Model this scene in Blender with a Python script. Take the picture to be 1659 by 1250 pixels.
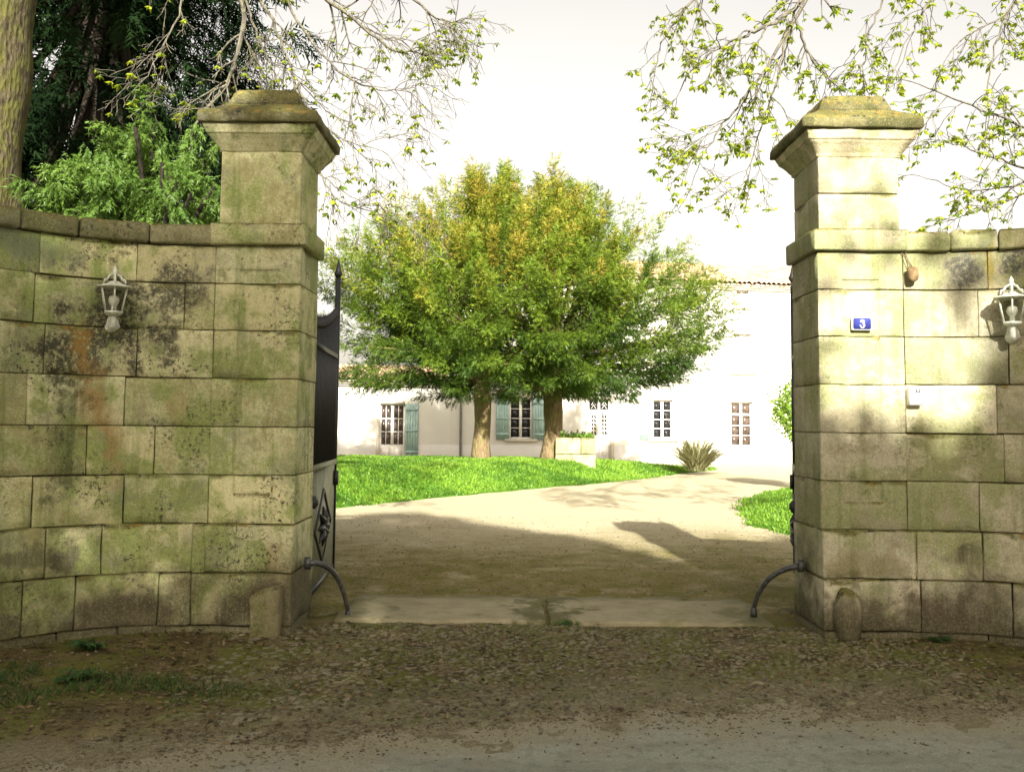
import bpy, math, random
import numpy as np
from mathutils import Vector, Matrix

random.seed(7)
RNG = np.random.default_rng(11)
for o in list(bpy.data.objects):
    bpy.data.objects.remove(o)
S = bpy.context.scene
COL = S.collection

# ------------------------------------------------------------------ camera
F_PX, W_PX, H_PX, CX, PY, CZ = 1540.0, 1659.0, 1250.0, 829.5, 577.0, 1.55
PITCH, ROLL = math.radians(4.0), math.radians(0.55)
c_f = np.array([0, math.cos(PITCH), math.sin(PITCH)])
_u0 = np.array([0, -math.sin(PITCH), math.cos(PITCH)])
_r0 = np.array([1.0, 0, 0])
c_r = _r0 * math.cos(ROLL) + _u0 * math.sin(ROLL)
c_u = _u0 * math.cos(ROLL) - _r0 * math.sin(ROLL)
cam_d = bpy.data.cameras.new('camera')
cam = bpy.data.objects.new('camera', cam_d)
COL.objects.link(cam)
M = Matrix(((c_r[0], c_u[0], -c_f[0], 0), (c_r[1], c_u[1], -c_f[1], 0), (c_r[2], c_u[2], -c_f[2], CZ), (0, 0, 0, 1)))
cam.matrix_world = M
cam_d.sensor_fit = 'HORIZONTAL'
cam_d.sensor_width = 36.0
cam_d.lens = 36.0 * F_PX / W_PX
cam_d.shift_y = -(H_PX / 2 - PY) / W_PX
cam_d.clip_end = 3000
S.camera = cam

# ------------------------------------------------------------------ world, sun, exposure
SUN_EL, SUN_AZ = math.radians(28), math.radians(4.5)     # azimuth: to the right of straight behind the viewer
SUN = np.array([math.sin(SUN_AZ) * math.cos(SUN_EL), -math.cos(SUN_AZ) * math.cos(SUN_EL), math.sin(SUN_EL)])
world = bpy.data.worlds.new('World')
S.world = world
world.use_nodes = True
wt = world.node_tree
wt.nodes.clear()
w_out = wt.nodes.new('ShaderNodeOutputWorld')
w_bg = wt.nodes.new('ShaderNodeBackground')
w_sky = wt.nodes.new('ShaderNodeTexSky')
w_sky.sky_type = 'NISHITA'
w_sky.sun_disc = False
w_sky.sun_elevation = SUN_EL
w_sky.sun_rotation = math.atan2(SUN[0], SUN[1])
w_sky.air_density = 1.0
w_sky.dust_density = 4.0
w_sky.ozone_density = 1.0
w_hs = wt.nodes.new('ShaderNodeHueSaturation')
w_hs.inputs['Saturation'].default_value = 0.28
w_mul = wt.nodes.new('ShaderNodeMix')
w_mul.data_type = 'RGBA'
w_mul.blend_type = 'MULTIPLY'
w_mul.inputs[0].default_value = 1.0
w_mul.inputs[7].default_value = (1.0, 0.895, 0.765, 1)
wt.links.new(w_sky.outputs[0], w_hs.inputs['Color'])
wt.links.new(w_hs.outputs[0], w_mul.inputs[6])
wt.links.new(w_mul.outputs[2], w_bg.inputs[0])
w_bg.inputs[1].default_value = 0.094
wt.links.new(w_bg.outputs[0], w_out.inputs[0])

sun_d = bpy.data.lights.new('sun', 'SUN')
sun_d.energy = 5.0
sun_d.angle = math.radians(0.8)
sun_d.color = (1.0, 0.94, 0.84)
sun = bpy.data.objects.new('sun', sun_d)
COL.objects.link(sun)
sun.rotation_euler = Vector(SUN).to_track_quat('Z', 'Y').to_euler()
sun.location = tuple(SUN * 60)

S.view_settings.view_transform = 'Standard'
S.view_settings.look = 'None'
S.view_settings.gamma = 1.0
S.view_settings.exposure = 1.76
S.view_settings.use_curve_mapping = False
S.render.engine = 'CYCLES'
S.cycles.max_bounces = 4
S.cycles.diffuse_bounces = 2
S.cycles.transmission_bounces = 3
S.cycles.transparent_max_bounces = 5
S.cycles.sample_clamp_indirect = 6


# ------------------------------------------------------------------ helpers: pixel rays
def ray(x, y):
    return c_f + c_r * (x - CX) / F_PX + c_u * (PY - y) / F_PX


def at_y(x, y, Y):
    d = ray(x, y)
    t = Y / d[1]
    return np.array([d[0] * t, Y, CZ + d[2] * t])


def at_z(x, y, z=0.0):
    d = ray(x, y)
    t = (z - CZ) / d[2]
    return np.array([d[0] * t, d[1] * t, z])


def proj(P):
    q = np.asarray(P, float) - np.array([0, 0, CZ])
    w = q @ c_f
    return CX + F_PX * (q @ c_r) / w, PY - F_PX * (q @ c_u) / w


def sm(a, b, x):
    t = np.clip((np.asarray(x, float) - a) / (b - a), 0, 1)
    return t * t * (3 - 2 * t)


def _hash(i, j, k, seed):
    h = (i * 374761393 + j * 668265263 + k * 2147483647 + seed * 1274126177) & 0xFFFFFFFF
    h = ((h ^ (h >> 13)) * 1274126177) & 0xFFFFFFFF
    return ((h ^ (h >> 16)) & 0xFFFF) / 65535.0


def vnoise(P, scale=1.0, seed=0):
    P = np.atleast_2d(np.asarray(P, float)) * scale
    I = np.floor(P).astype(np.int64)
    f = P - I
    f = f * f * (3 - 2 * f)
    r = 0
    for a in (0, 1):
        for b in (0, 1):
            for c in (0, 1):
                w = (f[:, 0] if a else 1 - f[:, 0]) * (f[:, 1] if b else 1 - f[:, 1]) * (f[:, 2] if c else 1 - f[:, 2])
                r = r + w * _hash(I[:, 0] + a, I[:, 1] + b, I[:, 2] + c, seed)
    return r * 2 - 1


def unit(v):
    v = np.asarray(v, float)
    return v / (np.linalg.norm(v, axis=-1, keepdims=True) + 1e-9)


# ------------------------------------------------------------------ helpers: meshes and objects
OFF = {}


class MB:
    """collects vertices and faces for ONE mesh object"""

    def __init__(self):
        self.v, self.f, self.t, self.n = [], [], [], 0

    def add(self, v, f, tint=None):
        v = np.asarray(v, float).reshape(-1, 3)
        self.v.append(v)
        if isinstance(f, np.ndarray):
            self.f.append(f + self.n)
        else:
            for q in f:
                self.f.append(np.asarray([q], int) + self.n)
        self.t.append(np.full(len(v), 0.5) if tint is None else np.broadcast_to(np.asarray(tint, float), (len(v),)))
        self.n += len(v)
        return self

    def box(self, lo, hi):
        (a, b, c), (d, e, f) = lo, hi
        v = [(a, b, c), (d, b, c), (d, e, c), (a, e, c), (a, b, f), (d, b, f), (d, e, f), (a, e, f)]
        q = np.array([(0, 3, 2, 1), (4, 5, 6, 7), (0, 1, 5, 4), (1, 2, 6, 5), (2, 3, 7, 6), (3, 0, 4, 7)])
        return self.add(v, q)

    def tube(self, pts, rad, n=6, cap=True, tint=None):
        pts = np.asarray(pts, float)
        k = len(pts)
        rad = np.broadcast_to(np.asarray(rad, float), (k,))
        d = unit(np.gradient(pts, axis=0))
        ref = np.array([0.31, 0.17, 0.93]) if abs(d[0][2]) < 0.9 else np.array([0.95, 0.21, 0.1])
        a = np.cross(d, ref)
        a = unit(a)
        b = np.cross(d, a)
        th = np.arange(n) * 2 * math.pi / n
        ring = pts[:, None, :] + rad[:, None, None] * (np.cos(th)[None, :, None] * a[:, None, :] + np.sin(th)[None, :, None] * b[:, None, :])
        i = np.arange(k - 1)[:, None] * n
        j = np.arange(n)[None, :]
        j2 = (j + 1) % n
        q = np.stack([i + j, i + n + j, i + n + j2, i + j2], -1).reshape(-1, 4)
        base = self.n
        self.add(ring.reshape(-1, 3), q, tint)
        if cap:
            self.f.append(np.array([[base + m for m in range(n)]]))
            self.f.append(np.array([[base + (k - 1) * n + m for m in range(n)][::-1]]))
        return self

    def build(self, name, mat, parent=None, smooth=False, origin=None, tint=False):
        v = np.concatenate(self.v)
        off = np.zeros(3)
        if parent is not None:
            off = OFF.get(parent.name, off)
        elif origin is not None:
            off = np.asarray(origin, float)
        v = v - off
        me = bpy.data.meshes.new(name)
        me.vertices.add(len(v))
        me.vertices.foreach_set('co', v.astype(np.float32).ravel())
        loops = np.concatenate([f.ravel() for f in self.f])
        tot = np.concatenate([np.full(len(f), f.shape[1]) for f in self.f])
        start = np.concatenate([[0], np.cumsum(tot)[:-1]])
        me.loops.add(len(loops))
        me.loops.foreach_set('vertex_index', loops.astype(np.int32))
        me.polygons.add(len(tot))
        me.polygons.foreach_set('loop_start', start.astype(np.int32))
        if smooth:
            me.polygons.foreach_set('use_smooth', np.ones(len(tot), bool))
        me.update(calc_edges=True)
        if tint:
            at = me.attributes.new('tint', 'FLOAT', 'POINT')
            at.data.foreach_set('value', np.concatenate(self.t).astype(np.float32))
        me.materials.append(mat)
        o = bpy.data.objects.new(name, me)
        COL.objects.link(o)
        if parent is not None:
            o.parent = parent
        else:
            o.location = tuple(off)
        OFF[o.name] = off
        return o


def tag(o, label=None, cat=None, group=None, kind=None):
    if label:
        o['label'] = label
    if cat:
        o['category'] = cat
    if group:
        o['group'] = group
    if kind:
        o['kind'] = kind
    return o


def thing(name, label, cat, loc, group=None):
    o = bpy.data.objects.new(name, None)
    COL.objects.link(o)
    o.location = tuple(float(c) for c in loc)
    o.empty_display_size = 0.2
    OFF[o.name] = np.asarray(loc, float)
    return tag(o, label, cat, group)


def lattice(lo, hi, step, r, extra=()):
    n = max(1, int(round((hi - lo - 2 * r) / step)))
    c = [lo, lo + r * 0.4] + list(np.linspace(lo + r, hi - r, n + 1)) + [hi - r * 0.4, hi]
    for e in extra:
        if lo + r < e < hi - r:
            c.append(e)
    c = sorted(c)
    out = [c[0]]
    for q in c[1:]:
        if q - out[-1] > 1e-4:
            out.append(q)
    return np.array(out)


def rough_box(lo, hi, step=0.09, r=0.012, amp=0.003, seed=0, extra=((), (), ()), ystep=0.2, warp=None, mapf=None, chip=1.0):
    lo, hi = np.array(lo, float), np.array(hi, float)
    ax = [lattice(lo[0], hi[0], step, r, extra[0]), lattice(lo[1], hi[1], ystep, r, extra[1]), lattice(lo[2], hi[2], step, r, extra[2])]
    n = [len(a) for a in ax]
    idx = -np.ones(n, int)
    I, J, K = np.meshgrid(*[np.arange(k) for k in n], indexing='ij')
    surf = (I == 0) | (I == n[0] - 1) | (J == 0) | (J == n[1] - 1) | (K == 0) | (K == n[2] - 1)
    idx[surf] = np.arange(surf.sum())
    p = np.stack([ax[0][I[surf]], ax[1][J[surf]], ax[2][K[surf]]], -1)
    pin = np.clip(p, lo + r, hi - r)
    d = p - pin
    L = np.linalg.norm(d, axis=1, keepdims=True)
    nrm = d / np.maximum(L, 1e-9)
    edge = ((np.abs(d) > 1e-6).sum(1) > 1)
    so = seed * 3.17
    q = p + so
    ch = np.where(edge, np.maximum(0, vnoise(q, 9, 3)) * r * 0.9 * chip, 0)
    disp = amp * vnoise(q, 6, 1) + amp * 0.6 * vnoise(q, 17, 2) - ch
    out = pin + nrm * (r + disp[:, None])
    if warp is not None:
        out = warp(p, out)
    if mapf is not None:
        out = mapf(out)
    F = []

    def side(a, flip):
        s = np.stack([a[:-1, :-1], a[1:, :-1], a[1:, 1:], a[:-1, 1:]], -1).reshape(-1, 4)
        F.append(s[:, ::-1] if flip else s)
    side(idx[0], True)
    side(idx[-1], False)
    side(idx[:, 0], False)
    side(idx[:, -1], True)
    side(idx[:, :, 0], True)
    side(idx[:, :, -1], False)
    return out, np.concatenate(F)


def leaf_quads(c, d, n, length, width):
    """diamond leaves: base point c, direction d, face normal n"""
    d = unit(d)
    s = unit(np.cross(d, n))
    length = np.broadcast_to(length, (len(c),))[:, None]
    width = np.broadcast_to(width, (len(c),))[:, None]
    m = c + d * length * 0.5
    v = np.stack([c, m + s * width * 0.5, c + d * length, m - s * width * 0.5], 1).reshape(-1, 3)
    f = np.arange(len(c) * 4).reshape(-1, 4)
    return v, f


def leaf_tris(c, d, n, length, width):
    d = unit(d)
    s = unit(np.cross(d, n)) * np.broadcast_to(width, (len(c),))[:, None] * 0.5
    v = np.stack([c + s, c - s, c + d * np.broadcast_to(length, (len(c),))[:, None]], 1).reshape(-1, 3)
    return v, np.arange(len(c) * 3).reshape(-1, 3)


def rand_dirs(n):
    return unit(RNG.normal(size=(n, 3)))


# ------------------------------------------------------------------ helpers: materials
class NT:
    def __init__(self, name):
        self.m = bpy.data.materials.new(name)
        self.m.use_nodes = True
        self.t = self.m.node_tree
        self.t.nodes.clear()
        self.out = self.t.nodes.new('ShaderNodeOutputMaterial')

    def new(self, ty, **kw):
        nd = self.t.nodes.new(ty)
        for k, v in kw.items():
            setattr(nd, k, v)
        return nd

    def put(self, sock, v):
        if isinstance(v, bpy.types.NodeSocket):
            self.t.links.new(v, sock)
        elif isinstance(v, tuple) and len(v) == 3 and sock.type == 'RGBA':
            sock.default_value = (*v, 1)
        else:
            sock.default_value = v

    def pos(self):
        return self.new('ShaderNodeNewGeometry').outputs['Position']

    def normal(self):
        return self.new('ShaderNodeNewGeometry').outputs['Normal']

    def objpos(self):
        return self.new('ShaderNodeTexCoord').outputs['Object']

    def rnd(self):
        return self.new('ShaderNodeObjectInfo').outputs['Random']

    def attr(self, n):
        return self.new('ShaderNodeAttribute', attribute_name=n).outputs['Fac']

    def sep(self, v):
        s = self.new('ShaderNodeSeparateXYZ')
        self.put(s.inputs[0], v)
        return s.outputs

    def map(self, v, scale=(1, 1, 1), loc=(0, 0, 0)):
        s = self.new('ShaderNodeMapping')
        self.put(s.inputs[0], v)
        s.inputs['Location'].default_value = loc
        s.inputs['Scale'].default_value = scale
        return s.outputs[0]

    def noise(self, v, scale, detail=4, rough=0.6, dist=0.0):
        s = self.new('ShaderNodeTexNoise')
        self.put(s.inputs['Vector'], v)
        s.inputs['Scale'].default_value = scale
        s.inputs['Detail'].default_value = detail
        s.inputs['Roughness'].default_value = rough
        s.inputs['Distortion'].default_value = dist
        return s.outputs[0]

    def voro(self, v, scale, feature='F1'):
        s = self.new('ShaderNodeTexVoronoi', feature=feature)
        self.put(s.inputs['Vector'], v)
        s.inputs['Scale'].default_value = scale
        return s.outputs

    def math(self, op, a, b=0.0, clamp=False):
        s = self.new('ShaderNodeMath', operation=op, use_clamp=clamp)
        self.put(s.inputs[0], a)
        self.put(s.inputs[1], b)
        return s.outputs[0]

    def vsub(self, a, b):
        s = self.new('ShaderNodeVectorMath', operation='SUBTRACT')
        self.put(s.inputs[0], a)
        s.inputs[1].default_value = b
        return s.outputs[0]

    def vlen(self, a):
        s = self.new('ShaderNodeVectorMath', operation='LENGTH')
        self.put(s.inputs[0], a)
        return s.outputs['Value']

    def step(self, v, a, b):
        s = self.new('ShaderNodeMapRange', interpolation_type='SMOOTHSTEP')
        self.put(s.inputs[0], v)
        s.inputs[1].default_value = a
        s.inputs[2].default_value = b
        return s.outputs[0]

    def mix(self, fac, a, b, mode='MIX'):
        s = self.new('ShaderNodeMix', data_type='RGBA', blend_type=mode)
        self.put(s.inputs[0], fac)
        self.put(s.inputs[6], a)
        self.put(s.inputs[7], b)
        return s.outputs[2]

    def blob(self, v, centre, size, wob, amount=1.0, soft=0.8):
        """a stain with a ragged outline around a point (size = half extents)"""
        p = self.vsub(v, centre)
        p = self.map(p, (1 / size[0], 1 / size[1], 1 / size[2]))
        d = self.math('ADD', self.vlen(p), wob)
        return self.math('MULTIPLY', self.step(d, 1.1, 1.1 - soft), amount)

    def bump(self, h, strength=0.5, dist=0.01):
        s = self.new('ShaderNodeBump')
        s.inputs['Strength'].default_value = strength
        s.inputs['Distance'].default_value = dist
        self.put(s.inputs['Height'], h)
        return s.outputs[0]

    def bsdf(self, color, rough=0.8, normal=None, metal=0.0, spec=0.3, **kw):
        s = self.new('ShaderNodeBsdfPrincipled')
        self.put(s.inputs['Base Color'], color)
        self.put(s.inputs['Roughness'], rough)
        s.inputs['Metallic'].default_value = metal
        s.inputs['Specular IOR Level'].default_value = spec
        if normal is not None:
            self.put(s.inputs['Normal'], normal)
        for k, v in kw.items():
            self.put(s.inputs[k.replace('_', ' ')], v)
        return s.outputs[0]

    def done(self, shader):
        self.t.links.new(shader, self.out.inputs[0])
        return self.m


def plain(name, col, rough=0.6, spec=0.3, metal=0.0, var=0.25, scale=12, bump=0.15):
    n = NT(name)
    p = n.objpos()
    nz = n.noise(p, scale, 5, 0.65)
    dark = tuple(c * (1 - var) for c in col)
    light = tuple(min(1, c * (1 + var * 0.6)) for c in col)
    c = n.mix(n.step(nz, 0.3, 0.7), dark, light)
    return n.done(n.bsdf(c, rough, n.bump(nz, bump, 0.01), metal, spec))


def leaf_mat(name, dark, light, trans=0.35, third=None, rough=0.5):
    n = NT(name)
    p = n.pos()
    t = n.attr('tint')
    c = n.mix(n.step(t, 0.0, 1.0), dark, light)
    if third:
        c = n.mix(n.step(n.math('ADD', t, n.math('MULTIPLY', n.math('SUBTRACT', n.noise(p, 0.9, 3), 0.5), 0.5)), 0.78, 1.15), c, third)
    b = n.bsdf(c, rough, spec=0.25 if rough < 0.9 else 0.03)
    tr = n.new('ShaderNodeBsdfTranslucent')
    n.put(tr.inputs[0], n.mix(0.5, c, (light[0] * 1.5, light[1] * 1.5, light[2]), 'MIX'))
    ms = n.new('ShaderNodeMixShader')
    ms.inputs[0].default_value = trans
    n.t.links.new(b, ms.inputs[1])
    n.t.links.new(tr.outputs[0], ms.inputs[2])
    return n.done(ms.outputs[0])


def bark_mat(name, a, b, moss=None, mossamt=0.5, scale=6):
    n = NT(name)
    p = n.pos()
    st = n.noise(n.map(p, (1, 1, 0.25)), scale * 4, 6, 0.7)
    vo = n.voro(n.map(p, (1, 1, 0.35)), scale * 3)[0]
    c = n.mix(n.step(st, 0.3, 0.7), a, b)
    if moss:
        c = n.mix(n.math('MULTIPLY', n.step(n.noise(p, scale * 0.7, 5, 0.7), 0.42, 0.6), mossamt), c, moss)
    return n.done(n.bsdf(c, 0.9, n.bump(n.math('ADD', st, vo), 0.9, 0.03), spec=0.15))


def limestone(name, base, pale, algae, stains=(), algae_amt=0.6, speck=0.6, soil=0.0):
    """weathered ashlar: tone changes block by block, algae film, lichen specks, rain streaks, plus stains with their own place"""
    n = NT(name)
    p = n.pos()
    r = n.rnd()
    big = n.noise(p, 1.3, 4, 0.6)
    mid = n.noise(p, 5.0, 6, 0.68)
    fine = n.noise(p, 48, 5, 0.75)
    gr = n.noise(p, 150, 3, 0.7)
    streak = n.noise(n.map(p, (6, 6, 0.5)), 1.5, 5, 0.65)
    tone = n.math('ADD', n.math('ADD', mid, n.math('MULTIPLY', n.math('SUBTRACT', r, 0.5), 0.30)), n.math('MULTIPLY', n.math('SUBTRACT', fine, 0.5), 0.5))
    c = n.mix(n.step(tone, 0.26, 0.62), base, pale)
    warm = n.math('MULTIPLY', n.step(r, 0.55, 1.0), 0.4)
    c = n.mix(warm, c, (base[0] * 1.04, base[1] * 0.94, base[2] * 0.66))
    am = n.step(n.math('ADD', big, n.math('MULTIPLY', n.math('SUBTRACT', mid, 0.5), 0.9)), 0.42, 0.62)
    c = n.mix(n.math('MULTIPLY', am, algae_amt), c, n.mix(n.step(fine, 0.35, 0.65), tuple(q * 0.75 for q in algae), tuple(q * 1.15 for q in algae)))
    c = n.mix(n.math('MULTIPLY', n.step(streak, 0.5, 0.66), 0.6 * algae_amt), c, (algae[0] * 0.6, algae[1] * 0.66, algae[2] * 0.55))
    grey = n.math('MULTIPLY', n.step(n.noise(p, 2.7, 6, 0.72), 0.52, 0.64), 0.4)
    c = n.mix(grey, c, (0.27, 0.27, 0.21))
    c = n.mix(1.0, c, n.mix(n.noise(n.math('MULTIPLY', r, 37.0), 3.0, 0), (0.55, 0.57, 0.54), (1.38, 1.36, 1.3)), 'MULTIPLY')
    # ochre lichen
    och = n.math('MULTIPLY', n.step(n.noise(p, 3.1, 6, 0.75), 0.6, 0.74), n.step(fine, 0.42, 0.62))
    c = n.mix(n.math('MULTIPLY', och, 0.55), c, (0.36, 0.23, 0.05))
    # dark lichen specks, gathered in patches
    sp = n.step(n.noise(p, 34, 5, 0.8), 0.52, 0.60)
    patch = n.step(n.noise(p, 2.3, 5, 0.7), 0.47, 0.62)
    dark = n.math('MULTIPLY', n.math('MULTIPLY', sp, patch), speck)
    wob = n.math('MULTIPLY', n.math('SUBTRACT', mid, 0.5), 3.6)
    spk = n.step(n.noise(p, 30, 6, 0.8), 0.36, 0.54)
    run = n.step(n.math('ADD', streak, n.math('MULTIPLY', n.math('SUBTRACT', fine, 0.5), 0.4)), 0.28, 0.55)
    for cen, size, col, amt, speckle in stains:
        b = n.blob(p, cen, size, wob, amt)
        b = n.math('MULTIPLY', b, spk if speckle else run)
        c = n.mix(b, c, col)
    c = n.mix(dark, c, (0.055, 0.055, 0.04))
    # moss and lichen that settle on ledges
    up = n.step(n.sep(n.normal())[2], 0.2, 0.5)
    c = n.mix(n.math('MULTIPLY', up, n.step(mid, 0.3, 0.55)), c, (0.12, 0.115, 0.03))
    c = n.mix(n.math('MULTIPLY', up, n.math('MULTIPLY', n.step(n.noise(p, 11, 4, 0.7), 0.56, 0.64), 0.8)), c, (0.30, 0.17, 0.03))
    c = n.mix(n.math('MULTIPLY', up, n.step(n.noise(p, 16, 4, 0.7), 0.56, 0.62)), c, (0.035, 0.032, 0.022))
    if soil:  # dirt at the foot, raised and deepened to carry the plinth's shade too
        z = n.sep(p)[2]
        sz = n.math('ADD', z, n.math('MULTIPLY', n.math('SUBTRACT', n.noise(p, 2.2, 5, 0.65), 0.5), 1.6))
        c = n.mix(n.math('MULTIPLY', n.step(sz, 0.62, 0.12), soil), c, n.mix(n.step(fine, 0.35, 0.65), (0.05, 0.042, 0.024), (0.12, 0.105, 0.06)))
    # pores and grain
    c = n.mix(n.math('MULTIPLY', n.step(gr, 0.42, 0.66), 0.42), c, (0.09, 0.082, 0.05))
    c = n.mix(n.math('MULTIPLY', n.step(n.noise(p, 95, 3, 0.7), 0.55, 0.7), 0.3), c, (0.62, 0.58, 0.42))
    pit = n.step(n.voro(p, 24)[0], 0.10, 0.04)
    c = n.mix(n.math('MULTIPLY', pit, 0.6), c, (0.04, 0.035, 0.025))
    h = n.math('ADD', n.math('MULTIPLY', fine, 0.7), n.math('ADD', n.math('MULTIPLY', gr, 0.3), n.math('MULTIPLY', pit, -0.8)))
    return n.done(n.bsdf(c, 0.92, n.bump(h, 0.65, 0.012), spec=0.12))


YF = 7.10            # front plane of the pillar shafts
PX_L = (-2.24, -1.60)
PX_R = (2.30, 2.94)
PD = 0.65            # pillar depth
RW = 1.42            # radius of the curved walls
STR = 0.10
Z = [0.0, 0.055, 0.434, 0.787, 1.147, 1.502, 1.862, 2.222, 2.575, 2.865]   # course joints
ZB = 3.03            # top of the band and the coping


def map_left(d_extra=0.0):
    def f(q):
        s = -q[:, 0]
        d = q[:, 1]
        ph = np.maximum(0, s - STR) / RW
        x = np.where(s > STR, PX_L[0] - STR - (RW + d) * np.sin(ph), PX_L[0] - s)
        y = np.where(s > STR, YF - RW + (RW + d) * np.cos(ph), YF + d)
        return np.stack([x, y, q[:, 2]], -1)
    return f


def map_right(q):
    s = q[:, 0]
    d = q[:, 1]
    ph = np.maximum(0, s - STR) / RW
    x = np.where(s > STR, PX_R[1] + STR + (RW + d) * np.sin(ph), PX_R[1] + s)
    y = np.where(s > STR, YF - RW + (RW + d) * np.cos(ph), YF + d)
    return np.stack([x, y, q[:, 2]], -1)


MAPL = map_left()


def s_at(mapf, px, z, sign):
    lo, hi = 0.0, 2.1
    for _ in range(40):
        m = (lo + hi) / 2
        u = proj(mapf(np.array([[sign * m, 0, z]]))[0])[0]
        if (u - px) * sign < 0:
            lo = m
        else:
            hi = m
    return sign * lo


def wall_pt(mapf, px, py, sign):
    """world point on a curved wall's face under a pixel"""
    s = 0.3 * sign
    z = 2.0
    for _ in range(30):
        s = s_at(mapf, px, z, sign)
        u, v = proj(mapf(np.array([[s, 0, z]]))[0])
        z += (v - py) / 225.0
    return s, z


# stains that belong to particular places on the two walls
def wp(mapf, px, py, sign):
    s, z = wall_pt(mapf, px, py, sign)
    p = mapf(np.array([[s, 0, z]]))[0]
    return tuple(float(c) for c in p)


DK = (0.05, 0.05, 0.035)
stL = [
    (wp(MAPL, 175, 520, -1), (0.46, 0.6, 0.42), DK, 1.0, True),
    (wp(MAPL, 125, 580, -1), (0.2, 0.4, 0.32), DK, 1.0, True),
    (wp(MAPL, 285, 460, -1), (0.3, 0.4, 0.30), (0.07, 0.07, 0.05), 0.9, True),
    (wp(MAPL, 265, 560, -1), (0.14, 0.3, 0.16), DK, 0.7, True),
    (wp(MAPL, 150, 660, -1), (0.13, 0.3, 0.34), (0.34, 0.21, 0.07), 0.75, False),
    (wp(MAPL, 183, 715, -1), (0.10, 0.3, 0.30), (0.30, 0.18, 0.06), 0.7, False),
    (wp(MAPL, 130, 560, -1), (0.07, 0.3, 0.3), (0.38, 0.22, 0.04), 0.7, True),
    (wp(MAPL, 110, 730, -1), (0.11, 0.3, 0.62), (0.09, 0.11, 0.04), 0.9, False),
    (wp(MAPL, 285, 660, -1), (0.1, 0.3, 0.12), (0.33, 0.2, 0.06), 0.6, False),
    (wp(MAPL, 60, 400, -1), (0.3, 0.4, 0.18), (0.17, 0.21, 0.13), 0.75, False),
    (wp(MAPL, 220, 980, -1), (0.5, 0.5, 0.12), (0.045, 0.04, 0.028), 0.9, False),
    (wp(MAPL, 50, 900, -1), (0.22, 0.4, 0.08), (0.06, 0.07, 0.035), 0.7, False),
    (wp(MAPL, 115, 900, -1), (0.09, 0.4, 0.12), (0.08, 0.07, 0.045), 0.75, False),
    ((-1.85, 7.05, 0.20), (0.42, 0.3, 0.20), (0.045, 0.04, 0.028), 0.9, False),
    ((-1.72, 7.05, 0.55), (0.09, 0.3, 0.2), (0.26, 0.13, 0.04), 0.6, False),
]
stR = [
    (wp(MAPR := map_right, 1565, 440, 1), (0.15, 0.3, 0.16), (0.07, 0.075, 0.07), 0.85, True),
    (wp(map_right, 1640, 425, 1), (0.1, 0.3, 0.12), (0.05, 0.055, 0.06), 0.9, True),
    (wp(map_right, 1603, 430, 1), (0.035, 0.3, 0.2), (0.36, 0.28, 0.03), 0.85, False),
    (wp(map_right, 1610, 590, 1), (0.22, 0.3, 0.2), (0.2, 0.22, 0.11), 0.6, False),
    (wp(map_right, 1560, 900, 1), (0.2, 0.3, 0.13), (0.06, 0.05, 0.03), 0.8, False),
    (wp(map_right, 1540, 985, 1), (0.45, 0.4, 0.15), (0.085, 0.055, 0.038), 0.8, False),
    ((2.5, 7.05, 0.2), (0.3, 0.4, 0.2), (0.07, 0.06, 0.035), 0.75, False),
    ((2.6, 7.05, 0.55), (0.3, 0.4, 0.14), (0.2, 0.17, 0.06), 0.55, False),
]
BASE, PALE, ALG = (0.36, 0.345, 0.165), (0.74, 0.72, 0.47), (0.245, 0.315, 0.085)
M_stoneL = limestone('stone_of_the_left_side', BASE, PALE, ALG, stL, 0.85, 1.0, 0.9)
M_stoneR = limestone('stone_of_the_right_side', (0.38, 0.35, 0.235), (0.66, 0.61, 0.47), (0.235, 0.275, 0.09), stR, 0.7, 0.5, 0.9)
M_capstone = limestone('lichened_cap_stone', (0.09, 0.085, 0.036), (0.21, 0.195, 0.095), (0.075, 0.078, 0.025), (((-1.95, 6.9, 3.93), (0.5, 0.6, 0.10), (0.02, 0.02, 0.014), 0.9, True), ((2.6, 6.9, 3.9), (0.5, 0.6, 0.05), (0.03, 0.03, 0.02), 0.6, True)), 0.9, 1.0)
M_coping = limestone('lichened_coping', (0.20, 0.19, 0.095), (0.38, 0.36, 0.22), (0.15, 0.16, 0.055), (), 0.8, 1.0)
M_mortar = plain('mortar', (0.10, 0.085, 0.05), 0.95, 0.1, var=0.5, scale=30)

# ------------------------------------------------------------------ ground, road, drive, lawns
def road_edge(x):
    return np.interp(x, [-8, -3.2, -1.6, -0.4, 0.6, 1.6, 2.8, 9], [3.6, 3.9, 4.42, 4.9, 5.15, 5.25, 5.32, 5.3])


def ground_h(x, y):
    x, y = np.asarray(x, float), np.asarray(y, float)
    P = np.stack([x, y, np.zeros_like(x)], -1).reshape(-1, 3)
    n1 = vnoise(P, 1.3, 5).reshape(x.shape)
    n2 = vnoise(P, 5.1, 6).reshape(x.shape)
    n3 = vnoise(P, 14.0, 8).reshape(x.shape)
    near = 1 - sm(14, 22, y)
    n4 = vnoise(P, 19.0, 18).reshape(x.shape)
    h = (0.010 * n1 + 0.006 * n2 + 0.0045 * n3 + 0.003 * n4) * near
    e = road_edge(x)
    k = sm(e - 0.55, e + 0.50, y + 0.10 * n2 + 0.09 * n3 + 0.07 * n4)
    return h * (0.5 + 0.5 * k) + (-0.028 + 0.028 * k)


def axis(parts):
    out = []
    for a, b, st in parts:
        out += list(np.arange(a, b, st))
    out.append(parts[-1][1])
    return np.array(out)


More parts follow.
